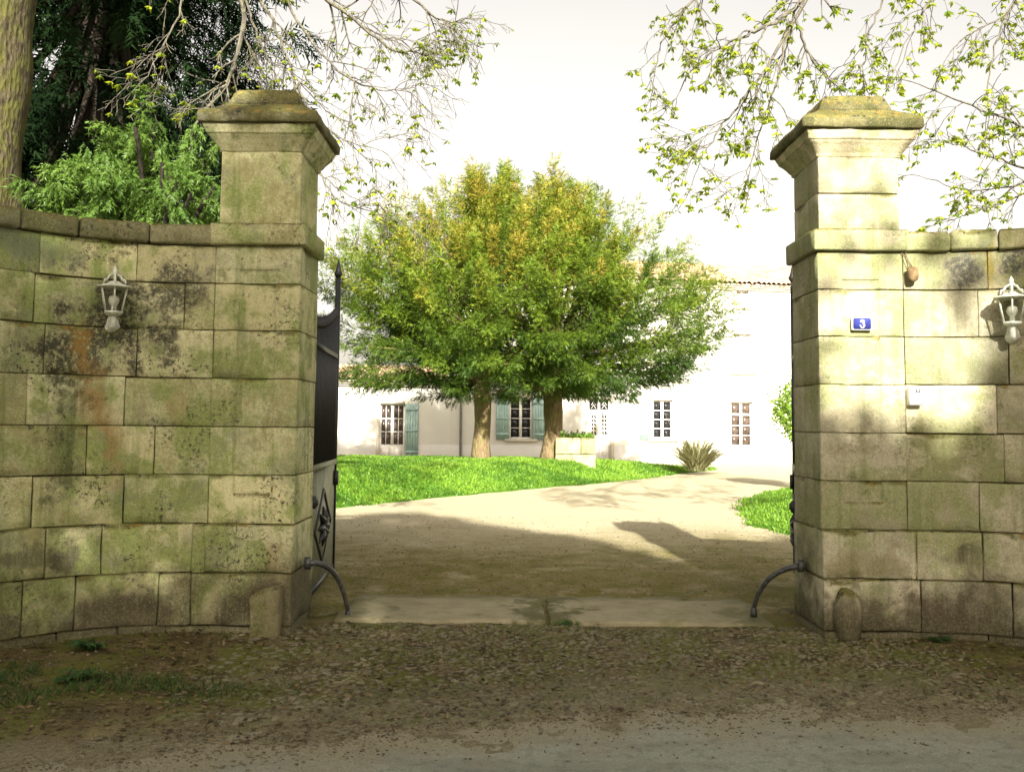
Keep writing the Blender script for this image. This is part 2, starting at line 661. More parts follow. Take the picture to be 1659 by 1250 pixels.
gx = axis([(-900, -100, 200), (-100, -20, 20), (-20, -6, 2), (-6, 6, 0.05), (6, 20, 2), (20, 100, 20), (100, 900, 200)])
gy = axis([(-400, -40, 90), (-40, 2, 3), (2, 9, 0.05), (9, 18, 0.12), (18, 40, 1.5), (40, 160, 30), (160, 1200, 260)])


def grid_mesh(name, xs, ys, hf, mat, parent=None):
    X, Y = np.meshgrid(xs, ys, indexing='ij')
    v = np.stack([X, Y, hf(X, Y)], -1).reshape(-1, 3)
    a = np.arange(len(xs) * len(ys)).reshape(len(xs), len(ys))
    q = np.stack([a[:-1, :-1], a[1:, :-1], a[1:, 1:], a[:-1, 1:]], -1).reshape(-1, 4)
    return MB().add(v, q).build(name, mat, parent, smooth=True)


def ground_material():
    n = NT('earth_and_gravel')
    p = n.pos()
    xyz = n.sep(p)
    big = n.noise(p, 0.55, 4, 0.6)
    mid = n.noise(p, 3.0, 6, 0.7)
    fine = n.noise(p, 40, 5, 0.75)
    grit = n.voro(p, 70)
    # gravel of the drive
    gcol = n.mix(n.step(fine, 0.3, 0.7), (0.40, 0.35, 0.225), (0.60, 0.55, 0.39))
    gcol = n.mix(n.math('MULTIPLY', n.step(grit[0], 0.25, 0.5), 0.35), gcol, (0.22, 0.19, 0.12))
    str_ = n.noise(n.map(p, (1.0, 0.8, 1)), 1.5, 6, 0.72)
    nearf = n.step(n.math('ADD', xyz[1], n.math('MULTIPLY', n.math('SUBTRACT', big, 0.5), 5.0)), 15.5, 9.5)
    brown = n.mix(n.step(fine, 0.35, 0.65), (0.12, 0.10, 0.035), (0.31, 0.265, 0.11))
    gcol = n.mix(n.math('MULTIPLY', nearf, n.step(str_, 0.24, 0.5)), gcol, brown)
    moss = n.math('MULTIPLY', n.step(n.math('ADD', mid, n.math('MULTIPLY', n.math('SUBTRACT', fine, 0.5), 0.6)), 0.48, 0.62), nearf)
    gcol = n.mix(n.math('MULTIPLY', moss, 0.85), gcol, (0.15, 0.145, 0.03))
    litter = n.math('MULTIPLY', n.step(n.noise(n.map(p, (1, 1, 1)), 16, 6, 0.8), 0.52, 0.62), n.math('MULTIPLY', nearf, n.step(str_, 0.42, 0.56)))
    gcol = n.mix(n.math('MULTIPLY', litter, 0.75), gcol, (0.05, 0.04, 0.02))
    # earth of the verge outside the gate
    ecol = n.mix(n.step(mid, 0.32, 0.68), (0.06, 0.046, 0.02), (0.20, 0.16, 0.075))
    ecol = n.mix(n.math('MULTIPLY', n.step(fine, 0.52, 0.7), 0.6), ecol, (0.21, 0.17, 0.10))
    ecol = n.mix(n.math('MULTIPLY', n.step(n.noise(p, 2.1, 6, 0.75), 0.44, 0.58), 0.85), ecol, (0.125, 0.135, 0.03))
    # paler grit towards the road
    e = n.math('MINIMUM', n.math('ADD', n.math('MULTIPLY', xyz[0], 0.36), 5.02), 5.3)
    rd = n.step(n.math('ADD', n.math('SUBTRACT', xyz[1], e), n.math('MULTIPLY', n.math('SUBTRACT', mid, 0.5), 1.6)), 0.95, 0.15)
    ecol = n.mix(n.math('MULTIPLY', rd, 0.85), ecol, n.mix(n.step(fine, 0.35, 0.65), (0.19, 0.165, 0.10), (0.33, 0.295, 0.195)))
    c = n.mix(n.step(n.math('ADD', xyz[1], n.math('MULTIPLY', n.math('SUBTRACT', mid, 0.5), 0.5)), 7.45, 7.9), ecol, gcol)
    h = n.math('ADD', n.math('MULTIPLY', fine, 0.7), n.math('ADD', n.math('MULTIPLY', mid, 0.9), n.math('MULTIPLY', grit[0], 0.4)))
    return n.done(n.bsdf(c, 0.95, n.bump(h, 0.9, 0.03), spec=0.1))


tag(grid_mesh('ground', gx, gy, ground_h, ground_material()), kind='structure')


def asphalt():
    n = NT('asphalt')
    p = n.pos()
    fine = n.noise(p, 120, 3, 0.7)
    mid = n.noise(n.map(p, (0.6, 1.6, 1)), 2.2, 5, 0.65)
    c = n.mix(n.step(fine, 0.3, 0.7), (0.20, 0.215, 0.165), (0.34, 0.35, 0.275))
    c = n.mix(n.math('MULTIPLY', n.step(mid, 0.44, 0.62), 0.6), c, (0.19, 0.19, 0.145))
    c = n.mix(n.math('MULTIPLY', n.step(n.voro(p, 60)[0], 0.18, 0.08), 0.5), c, (0.25, 0.24, 0.2))
    xyz = n.sep(p)
    e = n.math('MINIMUM', n.math('ADD', n.math('MULTIPLY', xyz[0], 0.36), 5.02), 5.3)
    d = n.math('ADD', n.math('SUBTRACT', e, xyz[1]), n.math('MULTIPLY', n.math('SUBTRACT', n.noise(p, 3.0, 6, 0.72), 0.5), 1.5))
    c = n.mix(n.math('MULTIPLY', n.step(n.noise(p, 14, 5, 0.75), 0.5, 0.6), 0.35), c, (0.10, 0.10, 0.08))
    c = n.mix(n.math('MULTIPLY', n.step(n.voro(p, 130)[0], 0.3, 0.12), 0.45), c, (0.36, 0.35, 0.29))
    dust = n.mix(n.step(fine, 0.35, 0.65), (0.19, 0.165, 0.10), (0.33, 0.295, 0.195))
    c = n.mix(n.math('MULTIPLY', n.step(d, 0.62, 0.0), 0.9), c, dust)
    return n.done(n.bsdf(c, 0.88, n.bump(fine, 0.5, 0.006), spec=0.25))


rx = axis([(-300, -20, 40), (-20, 20, 1.0), (20, 300, 40)])
ry = axis([(-1.2, 5.6, 0.4)])
tag(grid_mesh('road', rx, ry, lambda x, y: -0.012 + 0 * x, asphalt()), kind='structure')

# lawn mounds -------------------------------------------------------
LAWN_EDGE = [at_z(x, y)[:2] for x, y in [(540, 823), (620, 815), (700, 807), (780, 799), (850, 793), (930, 786), (1000, 780), (1060, 773), (1110, 766)]]
LX = np.array([-30, -14, -8] + [p[0] for p in LAWN_EDGE] + [6.6, 7.2])
LY = np.array([14.5, 15.2, 15.9] + [p[1] for p in LAWN_EDGE] + [32.0, 33.6])


def lawn_dist(x, y):
    """distance inside the lawn from its near edge (positive inside)"""
    e = np.interp(x, LX, LY)
    P = np.stack([x, y, 0 * x], -1).reshape(-1, 3)
    w = 0.12 * vnoise(P, 1.7, 21).reshape(np.shape(x))
    near = (y - e) * 0.82 + w
    far = 33.9 - y + 0 * x
    right = (7.2 - x) + 0 * y
    return np.minimum(np.minimum(near, far * 0.36), right)


TREE_Z = at_y(780, 744, 26.8)[2]


def lawn_h(x, y):
    d = lawn_dist(x, y)
    P = np.stack([x, y, 0 * x], -1).reshape(-1, 3)
    return np.where(d > 0, 0.03 + (TREE_Z - 0.03) * sm(0, 2.4, d) * (0.75 + 0.25 * sm(8, 1, x * 1.0)) + 0.018 * vnoise(P, 0.9, 4).reshape(np.shape(x)) * sm(0, 1, d), -0.06 + 0.09 * sm(-0.15, 0, d))


def lawn_material():
    n = NT('lawn_turf')
    p = n.pos()
    a = n.noise(p, 1.2, 5, 0.65)
    b = n.noise(p, 22, 4, 0.7)
    c = n.mix(n.step(a, 0.3, 0.7), (0.045, 0.12, 0.012), (0.10, 0.21, 0.02))
    c = n.mix(n.math('MULTIPLY', n.step(b, 0.5, 0.75), 0.5), c, (0.03, 0.08, 0.01))
    return n.done(n.bsdf(c, 0.9, n.bump(b, 0.8, 0.03), spec=0.1))


M_lawn = lawn_material()
lawn = tag(grid_mesh('lawn', axis([(-30, -8, 1.5), (-8, 7.6, 0.22)]), axis([(14.2, 34.6, 0.25)]), lawn_h, M_lawn), kind='structure')


def lawn2_dist(x, y):
    P = np.stack([x, y, 0 * x], -1).reshape(-1, 3)
    w = 0.15 * vnoise(P, 1.9, 31).reshape(np.shape(x))
    e = np.interp(y, [12.9, 13.6, 15.2, 17.6, 19.5, 21.0, 22.8, 24.0], [6.5, 4.0, 3.85, 4.3, 4.85, 5.5, 6.6, 9.0])
    return np.minimum(np.minimum(x - e + w, (y - 13.0) * 1.0), 12 - x)


def lawn2_h(x, y):
    d = lawn2_dist(x, y)
    return np.where(d > 0, 0.04 + 0.10 * sm(0, 2.5, d), -0.06 + 0.10 * sm(-0.12, 0, d))


tag(grid_mesh('lawn', axis([(3.0, 12.5, 0.15)]), axis([(12.4, 24.5, 0.15)]), lawn2_h, M_lawn), kind='structure')

M_grass = leaf_mat('grass_blades', (0.035, 0.105, 0.010), (0.19, 0.33, 0.035), 0.4)


def blades(name, pts, h, w, label, mat, lean=0.5, tint=None):
    n = len(pts)
    d = unit(np.stack([RNG.normal(0, lean, n), RNG.normal(0, lean, n), np.ones(n)], -1))
    nn = rand_dirs(n)
    hh = h * RNG.uniform(0.5, 1.3, n)
    v, f = leaf_quads(pts, d, nn, hh, w)
    t = RNG.uniform(0, 1, n) if tint is None else tint
    o = MB().add(v, f, np.repeat(t, 4)).build(name, mat, tint=True)
    return tag(o, label, 'grass', kind='stuff')


N = 85000
x = RNG.uniform(-7.5, 7.2, N * 2)
y = 15.5 + (33.5 - 15.5) * RNG.uniform(0, 1, N * 2) ** 1.3
d = lawn_dist(x, y)
k = (d > -0.04 - 0.28 * np.maximum(0, vnoise(np.stack([x, y, 0 * x], -1), 2.3, 41))) & (np.abs(x) < 0.62 * y * 0.55 + 0.5)
x, y = x[k], y[k]
tt = np.clip(0.5 + 0.45 * vnoise(np.stack([x, y, 0 * x], -1), 0.7, 9) + 0.35 * vnoise(np.stack([x, y, 0 * x], -1), 2.6, 10) + RNG.normal(0, 0.22, len(x)), 0, 1)
blades('grass', np.stack([x, y, np.maximum(lawn_h(x, y), 0.0) - 0.01], -1), 0.085, 0.03, 'short bright green grass of the wide lawn under the yews', M_grass, 0.6, tt)
x = RNG.uniform(3.2, 9, 40000)
y = RNG.uniform(12.9, 23.5, 40000)
d = lawn2_dist(x, y)
k = (d > -0.05 - 0.25 * np.maximum(0, vnoise(np.stack([x, y, 0 * x], -1), 2.6, 43)))
x, y = x[k], y[k]
blades('grass', np.stack([x, y, np.maximum(lawn2_h(x, y), 0.0) - 0.01], -1), 0.09, 0.02, 'bright green grass beside the right pillar inside the gate', M_grass, 0.6)

# threshold -----------------------------------------------------------
def slab_material():
    n = NT('threshold_stone')
    p = n.pos()
    mid = n.noise(p, 3.5, 6, 0.7)
    fine = n.noise(p, 60, 4, 0.7)
    c = n.mix(n.step(mid, 0.3, 0.7), (0.225, 0.20, 0.12), (0.33, 0.30, 0.195))
    c = n.mix(n.math('MULTIPLY', n.step(fine, 0.5, 0.72), 0.4), c, (0.14, 0.12, 0.07))
    xs = n.sep(p)[0]
    ed = n.step(n.math('ADD', n.math('ABSOLUTE', n.math('SUBTRACT', xs, 0.30)), n.math('MULTIPLY', n.math('SUBTRACT', mid, 0.5), 2.2)), 0.36, 0.02)
    en = n.step(n.math('ADD', n.math('ABSOLUTE', n.math('SUBTRACT', xs, 0.34)), n.math('MULTIPLY', n.math('SUBTRACT', mid, 0.5), 2.6)), 1.25, 1.7)
    ed = n.math('MAXIMUM', ed, n.math('MULTIPLY', en, 0.8))
    yb = n.step(n.math('ADD', n.sep(p)[1], n.math('MULTIPLY', n.math('SUBTRACT', mid, 0.5), 1.2)), 8.25, 8.6)
    ed = n.math('MAXIMUM', ed, n.math('MULTIPLY', yb, 0.7))
    c = n.mix(n.math('MULTIPLY', ed, 0.85), c, (0.085, 0.085, 0.03))
    c = n.mix(n.math('MULTIPLY', n.step(n.noise(p, 1.9, 5, 0.7), 0.55, 0.7), 0.6), c, (0.16, 0.155, 0.055))
    return n.done(n.bsdf(c, 0.9, n.bump(fine, 0.4, 0.008), spec=0.15))


M_slab = slab_material()
th = bpy.data.objects.new('threshold', None)
COL.objects.link(th)
OFF['threshold'] = np.array([0.3, 7.9, 0.0])
th.location = (0.3, 7.9, 0)
tag(th, kind='structure')
for i, (a, b) in enumerate(((-1.36, 0.285), (0.31, 2.05))):
    v, f = rough_box((a, 7.44, -0.12), (b, 8.66, 0.034), 0.06, 0.022, 0.009, i + 3, ystep=0.07)
    v[:, 2] -= 0.030 * sm(8.25, 8.66, v[:, 1]) + 0.02 * sm(1.0, 2.05, v[:, 0]) * sm(8.0, 7.5, v[:, 1])
    MB().add(v, f).build('threshold_slab', M_slab, th, True)

# cobbles -------------------------------------------------------------
def cobble_material():
    n = NT('cobble_stone')
    r = n.rnd()
    p = n.pos()
    fine = n.noise(p, 45, 4, 0.7)
    v = n.voro(p, 9)[1]
    tone = n.math('ADD', n.math('MULTIPLY', r, 0.5), n.math('MULTIPLY', n.noise(p, 7, 2), 0.6))
    c = n.mix(n.step(tone, 0.25, 0.85), (0.10, 0.088, 0.05), (0.24, 0.215, 0.14))
    c = n.mix(n.math('MULTIPLY', n.step(fine, 0.5, 0.68), 0.6), c, (0.09, 0.075, 0.04))
    c = n.mix(n.math('MULTIPLY', n.step(n.noise(p, 2.4, 4, 0.7), 0.44, 0.6), 0.65), c, (0.105, 0.115, 0.04))
    return n.done(n.bsdf(c, 0.85, n.bump(fine, 0.6, 0.008), spec=0.2))


M_cob = cobble_material()


def cobble_shape(seed):
    rng = np.random.default_rng(seed)
    rings = [(1.0, -0.5), (0.98, 0.1), (0.80, 0.52), (0.42, 0.78)]
    n = 8
    v = []
    wob = 1 + 0.2 * rng.normal(size=n)
    for rr, zz in rings:
        for j in range(n):
            a = 2 * math.pi * j / n
            sq = 1.0 / max(abs(math.cos(a)), abs(math.sin(a))) ** 0.35
            v.append((rr * wob[j] * sq * math.cos(a), rr * wob[j] * sq * math.sin(a), zz + rng.normal(0, 0.05)))
    v.append((0, 0, 0.85))
    f = []
    for i in range(3):
        for j in range(n):
            f.append((i * n + j, i * n + (j + 1) % n, (i + 1) * n + (j + 1) % n, (i + 1) * n + j))
    for j in range(n):
        f.append((3 * n + j, 3 * n + (j + 1) % n, 4 * n))
    return np.array(v), f


apron = bpy.data.objects.new('cobble_apron', None)
COL.objects.link(apron)
apron.location = (0.6, 6.2, 0)
OFF['cobble_apron'] = np.array([0.6, 6.2, 0.0])
tag(apron, kind='structure')
cob_shapes = [cobble_shape(i) for i in range(7)]
cob_meshes = []
for v, f in cob_shapes:
    o = MB().add(v, f).build('cobble', M_cob, None, True)
    cob_meshes.append(o.data)
    bpy.data.objects.remove(o)
spots = []
cell = {}
tries = 0
while tries < 60000:
    tries += 1
    x = RNG.uniform(-2.3, 3.3)
    y = RNG.uniform(5.0, 7.42)
    e = road_edge(x)
    if y < e + 0.08:
        continue
    den = sm(-2.1, -0.4, x) * sm(3.4, 2.3, x + 0.25 * (y - 6))
    den *= 0.35 + 0.65 * sm(-0.45, 0.25, vnoise([[x, y, 0]], 1.7, 44)[0])
    den *= sm(e + 0.0, e + 0.5, y) * 0.8 + 0.2
    if x > 0.0 and y > 6.0:
        den = max(den, 0.75 * sm(2.9, 2.0, x))
    if RNG.uniform() > den:
        continue
    s = RNG.uniform(0.015, 0.034)
    g = (int(x / 0.12), int(y / 0.12))
    ok = True
    for a in (-1, 0, 1):
        for b in (-1, 0, 1):
            for (qx, qy, qs) in cell.get((g[0] + a, g[1] + b), ()):
                if (qx - x) ** 2 + ((qy - y)) ** 2 < ((qs + s) * 0.93) ** 2:
                    ok = False
    if ok:
        cell.setdefault(g, []).append((x, y, s))
        spots.append((x, y, s))
spots.sort(key=lambda q: -q[2] / q[1] ** 1.5)
rest = MB()
for i, (x, y, s) in enumerate(spots):
    rz = RNG.uniform(0, 6.28)
    sc = np.array([s * RNG.uniform(1.0, 1.45), s * RNG.uniform(0.75, 1.0), s * RNG.uniform(0.3, 0.55)])
    z = float(ground_h(np.array([x]), np.array([y]))[0]) + sc[2] * RNG.uniform(-0.8, -0.1)
    tx, ty = RNG.normal(0, 0.14, 2)
    m = Matrix.Translation((x, y, z)) @ Matrix.Rotation(tx, 4, 'X') @ Matrix.Rotation(ty, 4, 'Y') @ Matrix.Rotation(rz * 0.25, 4, 'Z') @ Matrix.Diagonal((*sc, 1))
    k = i % 7
    if i < 300:
        o = bpy.data.objects.new('cobble', cob_meshes[k])
        COL.objects.link(o)
        o.parent = apron
        o.matrix_local = Matrix.Translation((-0.6, -6.2, 0)) @ m
    else:
        v, f = cob_shapes[k]
        mm = np.array(m)
        rest.add(v @ mm[:3, :3].T + mm[:3, 3], f)
tag(rest.build('cobble_bed', M_cob, apron, True), kind='stuff')

# ------------------------------------------------------------------ pillars
M_cap = {}


def square_loft(cx, cy, prof, seed, step=0.07, amp=0.004):
    """stacked square rings (half width x, half depth y, z), rough edges"""
    v, f = [], []
    n = max(6, int(0.9 / step))
    P = []
    for hx, hy, z in prof:
        ring = []
        for a, b, c, d in ((-1, -1, 1, -1), (1, -1, 1, 1), (1, 1, -1, 1), (-1, 1, -1, -1)):
            for i in range(n):
                t = i / n
                ring.append((cx + hx * (a + (c - a) * t), cy + hy * (b + (d - b) * t), z))
        P.append(ring)
    P = np.array(P)
    k, m = P.shape[:2]
    q = P.reshape(-1, 3)
    dirn = unit(np.stack([q[:, 0] - cx, q[:, 1] - cy, 0 * q[:, 0]], -1))
    q = q + dirn * (amp * vnoise(q + seed * 5.1, 7, 1) + amp * 0.7 * vnoise(q + seed * 5.1, 22, 2) - 1.6 * amp * np.maximum(0, vnoise(q + seed * 2.2, 12, 5)))[:, None]
    q[:, 2] += amp * 0.8 * vnoise(q + seed * 3.3, 8, 7)
    i = np.arange(k - 1)[:, None] * m
    j = np.arange(m)[None, :]
    j2 = (j + 1) % m
    F = [np.stack([i + j, i + j2, i + m + j2, i + m + j], -1).reshape(-1, 4)]
    mb = MB().add(q, F[0])
    mb.f.append(np.array([np.arange(m)[::-1]]))
    # close the top with a fan so that it can be uneven
    top = q[-m:]
    cidx = len(q)
    mb.add([top.mean(0) + [0, 0, 0.004]], [])
    mb.f.append(np.array([(cidx - m + a, cidx - m + (a + 1) % m, cidx) for a in range(m)]))
    return mb


def pillar(xr, mat, label, seed, panel_px):
    x0, x1 = xr
    cx, cy = (x0 + x1) / 2, YF + PD / 2
    t = thing('gate_pillar', label, 'pillar', (cx, cy, 0), 'stone pillars of the gateway')
    core = MB().box((x0 + 0.02, YF + 0.045, 0), (x1 - 0.02, YF + PD - 0.02, 3.6))
    core.build('mortar_core', M_mortar, t)
    pa, pb = cx - 0.145, cx + 0.145
    pz0, pz1 = panel_px

    def panel_warp(p, out):
        front = p[:, 1] < YF + 0.006
        k = sm(pa, pa + 0.010, p[:, 0]) * sm(pb, pb - 0.010, p[:, 0]) * sm(pz0, pz0 + 0.010, p[:, 2]) * sm(pz1, pz1 - 0.010, p[:, 2])
        k2 = sm(pa + 0.045, pa + 0.06, p[:, 0]) * sm(pb - 0.045, pb - 0.06, p[:, 0]) * sm(pz0 + 0.045, pz0 + 0.06, p[:, 2]) * sm(pz1 - 0.045, pz1 - 0.06, p[:, 2])
        out[:, 1] += np.where(front, 0.011 * k + 0.004 * k2, 0)
        return out
    exx = [pa, pa + 0.005, pa + 0.010, pb - 0.010, pb - 0.005, pb, pa + 0.045, pa + 0.06, pb - 0.045, pb - 0.06]
    exz = [pz0, pz0 + 0.005, pz0 + 0.010, pz1 - 0.010, pz1 - 0.005, pz1, pz0 + 0.045, pz0 + 0.06, pz1 - 0.045, pz1 - 0.06]
    rg = random.Random(seed)
    # plinth
    for k in (1, 2, 3):
        z0, z1 = (Z[0] - 0.15, Z[1]) if k == 1 else (Z[k - 1], Z[k])
        g = rg.uniform(0.004, 0.008)
        px = 0.055 if k < 3 else 0.045
        side_in = 0.005
        lo = [x0 - px, YF - px, z0 + g / 2]
        hi = [x1 + side_in, YF + PD + 0.03, z1 - g / 2]
        if cx > 0:
            lo[0], hi[0] = x0 - side_in, x1 + px
        # a vertical joint in the plinth front
        v, f = rough_box(lo, hi, 0.07, 0.013, 0.007, seed * 11 + k, ystep=0.1)
        MB().add(v, f).build('plinth_stone', mat, t, True)
    # shaft
    for k in range(3, 9):
        g = rg.uniform(0.001, 0.006)
        j = rg.uniform(-0.003, 0.003)
        v, f = rough_box((x0 + j, YF, Z[k] + g / 2), (x1 + j, YF + PD, Z[k + 1] - g / 2), 0.07, 0.006, 0.0025, seed * 17 + k, (exx, (), exz), 0.1, panel_warp)
        MB().add(v, f).build('shaft_stone', mat, t, True)
    # band
    v, f = rough_box((x0 - 0.042, YF - 0.045, Z[9]), (x1 + 0.042, YF + PD + 0.045, ZB), 0.07, 0.015, 0.004, seed * 5, ystep=0.08)
    MB().add(v, f).build('band_stone', mat, t, True)
    # upper shaft
    zs = (ZB, 3.31, 3.60) if cx > 0 else (ZB, 3.60)
    for a, b in zip(zs[:-1], zs[1:]):
        v, f = rough_box((x0 + 0.015, YF + 0.012, a + 0.002), (x1 - 0.015, YF + PD - 0.012, b - 0.002), 0.07, 0.010, 0.0025, seed * 23 + int(a * 10), ystep=0.09)
        MB().add(v, f).build('shaft_stone', mat, t, True)
    h = (x1 - x0) / 2 - 0.015
    e = PD / 2 - (x1 - x0) / 2
    cor = [(h, 3.585), (h + 0.014, 3.595), (h + 0.016, 3.612), (h + 0.030, 3.625), (h + 0.046, 3.652), (h + 0.070, 3.682), (h + 0.088, 3.70), (h + 0.090, 3.706), (h + 0.098, 3.708), (h + 0.100, 3.722), (h + 0.108, 3.745), (h + 0.116, 3.765), (h + 0.118, 3.778)]
    square_loft(cx, cy, [(a, a + e, z) for a, z in cor], seed).build('cornice', mat, t)
    sl = [(h + 0.10, 3.779), (h + 0.142, 3.780), (h + 0.150, 3.788), (h + 0.150, 3.845), (h + 0.140, 3.868), (h + 0.06, 3.915), (h - 0.005, 3.955), (h - 0.012, 3.965)]
    square_loft(cx, cy, [(a, a + e, z) for a, z in sl], seed + 1, 0.05, 0.008).build('cornice_slab', M_capstone, t)
    cp = [(h - 0.05, 3.96), (h - 0.032, 3.964), (h - 0.03, 3.985), (h - 0.07, 4.085), (h - 0.085, 4.10)]
    square_loft(cx, cy, [(a, a + e, z) for a, z in cp], seed + 2, 0.05, 0.008).build('cap_stone', M_capstone, t)
    return t


z_at = lambda x, y: at_y(x, y, YF)[2]
pillar(PX_L, M_stoneL, 'stone gate pillar in shade with the open iron gate behind it', 3, (z_at(410, 802), z_at(410, 436)))
pillar(PX_R, M_stoneR, 'sunlit stone gate pillar that carries the blue number plate', 8, (z_at(1400, 815), z_at(1400, 452)))


# ------------------------------------------------------------------ curved walls
def curved_wall(sign, mapf, mat, label, joints, cop_joints, seed, length):
    p0 = mapf(np.array([[0.3 * sign, 0.15, 0]]))[0]
    t = thing('curved_wall', label, 'wall', p0, 'curved walls of the gateway')
    rg = random.Random(seed)

    def strip(s0, s1, d0, d1, z0, z1):
        n = max(2, int(abs(s1 - s0) / 0.06))
        ss = np.linspace(s0, s1, n + 1)
        q = np.array([(s, d, z) for s in ss for d, z in ((d0, z0), (d0, z1), (d1, z1), (d1, z0))])
        f = []
        for i in range(n):
            for j in range(4):
                f.append((i * 4 + j, i * 4 + (j + 1) % 4, i * 4 + 4 + (j + 1) % 4, i * 4 + 4 + j))
        f.append((0, 3, 2, 1))
        f.append((n * 4, n * 4 + 1, n * 4 + 2, n * 4 + 3))
        m = mapf(q)
        fa = f if sign > 0 else [tuple(reversed(a)) for a in f]
        return m, fa
    mb = MB()
    v, f = strip(0, sign * length, 0.022, 0.28, -0.1, Z[9] + 0.02)
    mb.add(v, f)
    mb.build('mortar_core', M_mortar, t)
    for k in range(1, 10):
        z0, z1 = Z[k - 1], Z[k]
        if k == 1:
            z0 = -0.12
        zm = (z0 + z1) / 2
        js = [0.0] + sorted([abs(s_at(mapf, px, zm, sign)) for px in joints[k - 1]])
        while js[-1] < length - 0.5:
            js.append(js[-1] + rg.uniform(0.42, 0.75))
        js.append(length)
        d0 = -0.05 if k <= 3 else 0.0
        if k == 1:
            d0 = -0.035
        for a, b in zip(js[:-1], js[1:]):
            g = rg.choice((0.0015, 0.004, 0.006, 0.009))
            gz = rg.choice((0.001, 0.003, 0.005, 0.008))
            sa, sb = (a + g / 2, b - g / 2) if sign > 0 else (-b + g / 2, -a - g / 2)
            dd = d0 + rg.uniform(-0.004, 0.004)
            zt = rg.uniform(-0.003, 0.003)
            v, f = rough_box((sa, dd, z0 + gz / 2 + zt), (sb, 0.26, z1 - gz / 2 + zt), 0.07, 0.011 if k <= 3 else 0.006, 0.007 if k <= 3 else 0.0035, rg.random() * 50, mapf=mapf)
            MB().add(v, f).build('wall_stone', mat, t, True)
    js = [0.0] + sorted([abs(s_at(mapf, px, 2.95, sign)) for px in cop_joints])
    while js[-1] < length - 0.5:
        js.append(js[-1] + rg.uniform(0.45, 0.6))
    js.append(length)
    for a, b in zip(js[:-1], js[1:]):
        sa, sb = (a + 0.003, b - 0.003) if sign > 0 else (-b + 0.003, -a - 0.003)
        zt = rg.uniform(-0.006, 0.006)
        v, f = rough_box((sa, -0.042 + rg.uniform(-0.006, 0.004), Z[9] + 0.003 + zt), (sb, 0.32, ZB + zt - 0.012), 0.07, 0.02, 0.007, rg.random() * 50, ystep=0.07, mapf=mapf)
        MB().add(v, f).build('coping_stone', M_coping if sign < 0 or a > 0.4 else mat, t, True)
    return t


jl = [[270, 190, 90], [312, 258, 119, 32], [315, 164, 70], [200, 52], [250, 140], [202, 43], [222, 72], [299, 56], [222]]
jr = [[1520, 1600], [1488, 1640], [1480], [1587], [], [1615], [], [1585], [1600]]
curved_wall(-1, MAPL, M_stoneL, 'mossy ashlar wall curving to the left of the shaded pillar', jl, [243, 128, 30], 5, 2.15)
curved_wall(1, map_right, M_stoneR, 'ashlar wall curving right from the pillar with the number plate', jr, [1538, 1617], 6, 2.15)


def xf(mb, fn):
    mb.v = [fn(v) for v in mb.v]
    return mb


# ------------------------------------------------------------------ house
HA = math.radians(9.0)
HO = np.array([0.0, 37.3, 0.0])
h_e = np.array([math.cos(HA), math.sin(HA), 0])
h_m = np.array([-math.sin(HA), math.cos(HA), 0])


def hmap(v):
    v = np.asarray(v, float)
    return HO + v[:, :1] * h_e + v[:, 1:2] * h_m + v[:, 2:3] * np.array([0, 0, 1.0])


def hp(px, py):
    d = ray(px, py)
    o = np.array([0, 0, CZ])
    t = ((HO - o) @ h_m) / (d @ h_m)
    q = o + d * t
    return float((q - HO) @ h_e), float(q[2])


def plaster(name, col, patch):
    n = NT(name)
    p = n.pos()
    a = n.noise(p, 0.9, 5, 0.65)
    b = n.noise(p, 26, 5, 0.7)
    s = n.noise(n.map(p, (3, 3, 0.3)), 1.2, 4, 0.6)
    c = n.mix(n.step(a, 0.3, 0.7), tuple(x * 0.92 for x in col), col)
    c = n.mix(n.math('MULTIPLY', n.step(s, 0.55, 0.75), 0.35), c, patch)
    c = n.mix(n.math('MULTIPLY', n.step(b, 0.5, 0.75), 0.25), c, patch)
    return n.done(n.bsdf(c, 0.92, n.bump(b, 0.4, 0.01), spec=0.1))


M_plaster = plaster('house_plaster', (0.64, 0.62, 0.56), (0.48, 0.46, 0.40))
M_plinth = plaster('house_plinth', (0.70, 0.68, 0.62), (0.56, 0.54, 0.48))
M_trim = plaster('dressed_stone', (0.62, 0.56, 0.46), (0.46, 0.42, 0.33))
M_white = plain('white_joinery', (0.78, 0.76, 0.70), 0.5, var=0.08)
M_teal = plain('teal_shutter_paint', (0.33, 0.47, 0.44), 0.6, var=0.15, scale=5)
M_pane = NT('dark_window_glass')
M_pane = M_pane.done(M_pane.bsdf((0.012, 0.013, 0.015), 0.08, spec=0.4))
M_curtain = plain('net_curtain', (0.55, 0.53, 0.48), 0.9, var=0.1, scale=3)
M_pane_warm = plain('glare_brown_glass', (0.075, 0.055, 0.045), 0.15, 0.5, var=0.6, scale=4)  # brown glare on the french windows put into the glass colour
M_iron = plain('black_iron', (0.018, 0.02, 0.02), 0.45, 0.5, var=0.4, scale=30)
M_zinc = plain('grey_zinc', (0.30, 0.31, 0.30), 0.5, 0.4, var=0.2)


def tile_material():
    n = NT('clay_roof_tiles')
    p = n.pos()
    v = n.voro(p, 4.2)[1]
    s = n.sep(v)[0]
    c = n.mix(s, (0.26, 0.16, 0.10), (0.44, 0.31, 0.21))
    c = n.mix(n.math('MULTIPLY', n.step(n.noise(p, 5, 5, 0.7), 0.5, 0.65), 0.6), c, (0.36, 0.32, 0.25))
    return n.done(n.bsdf(c, 0.9, spec=0.1))


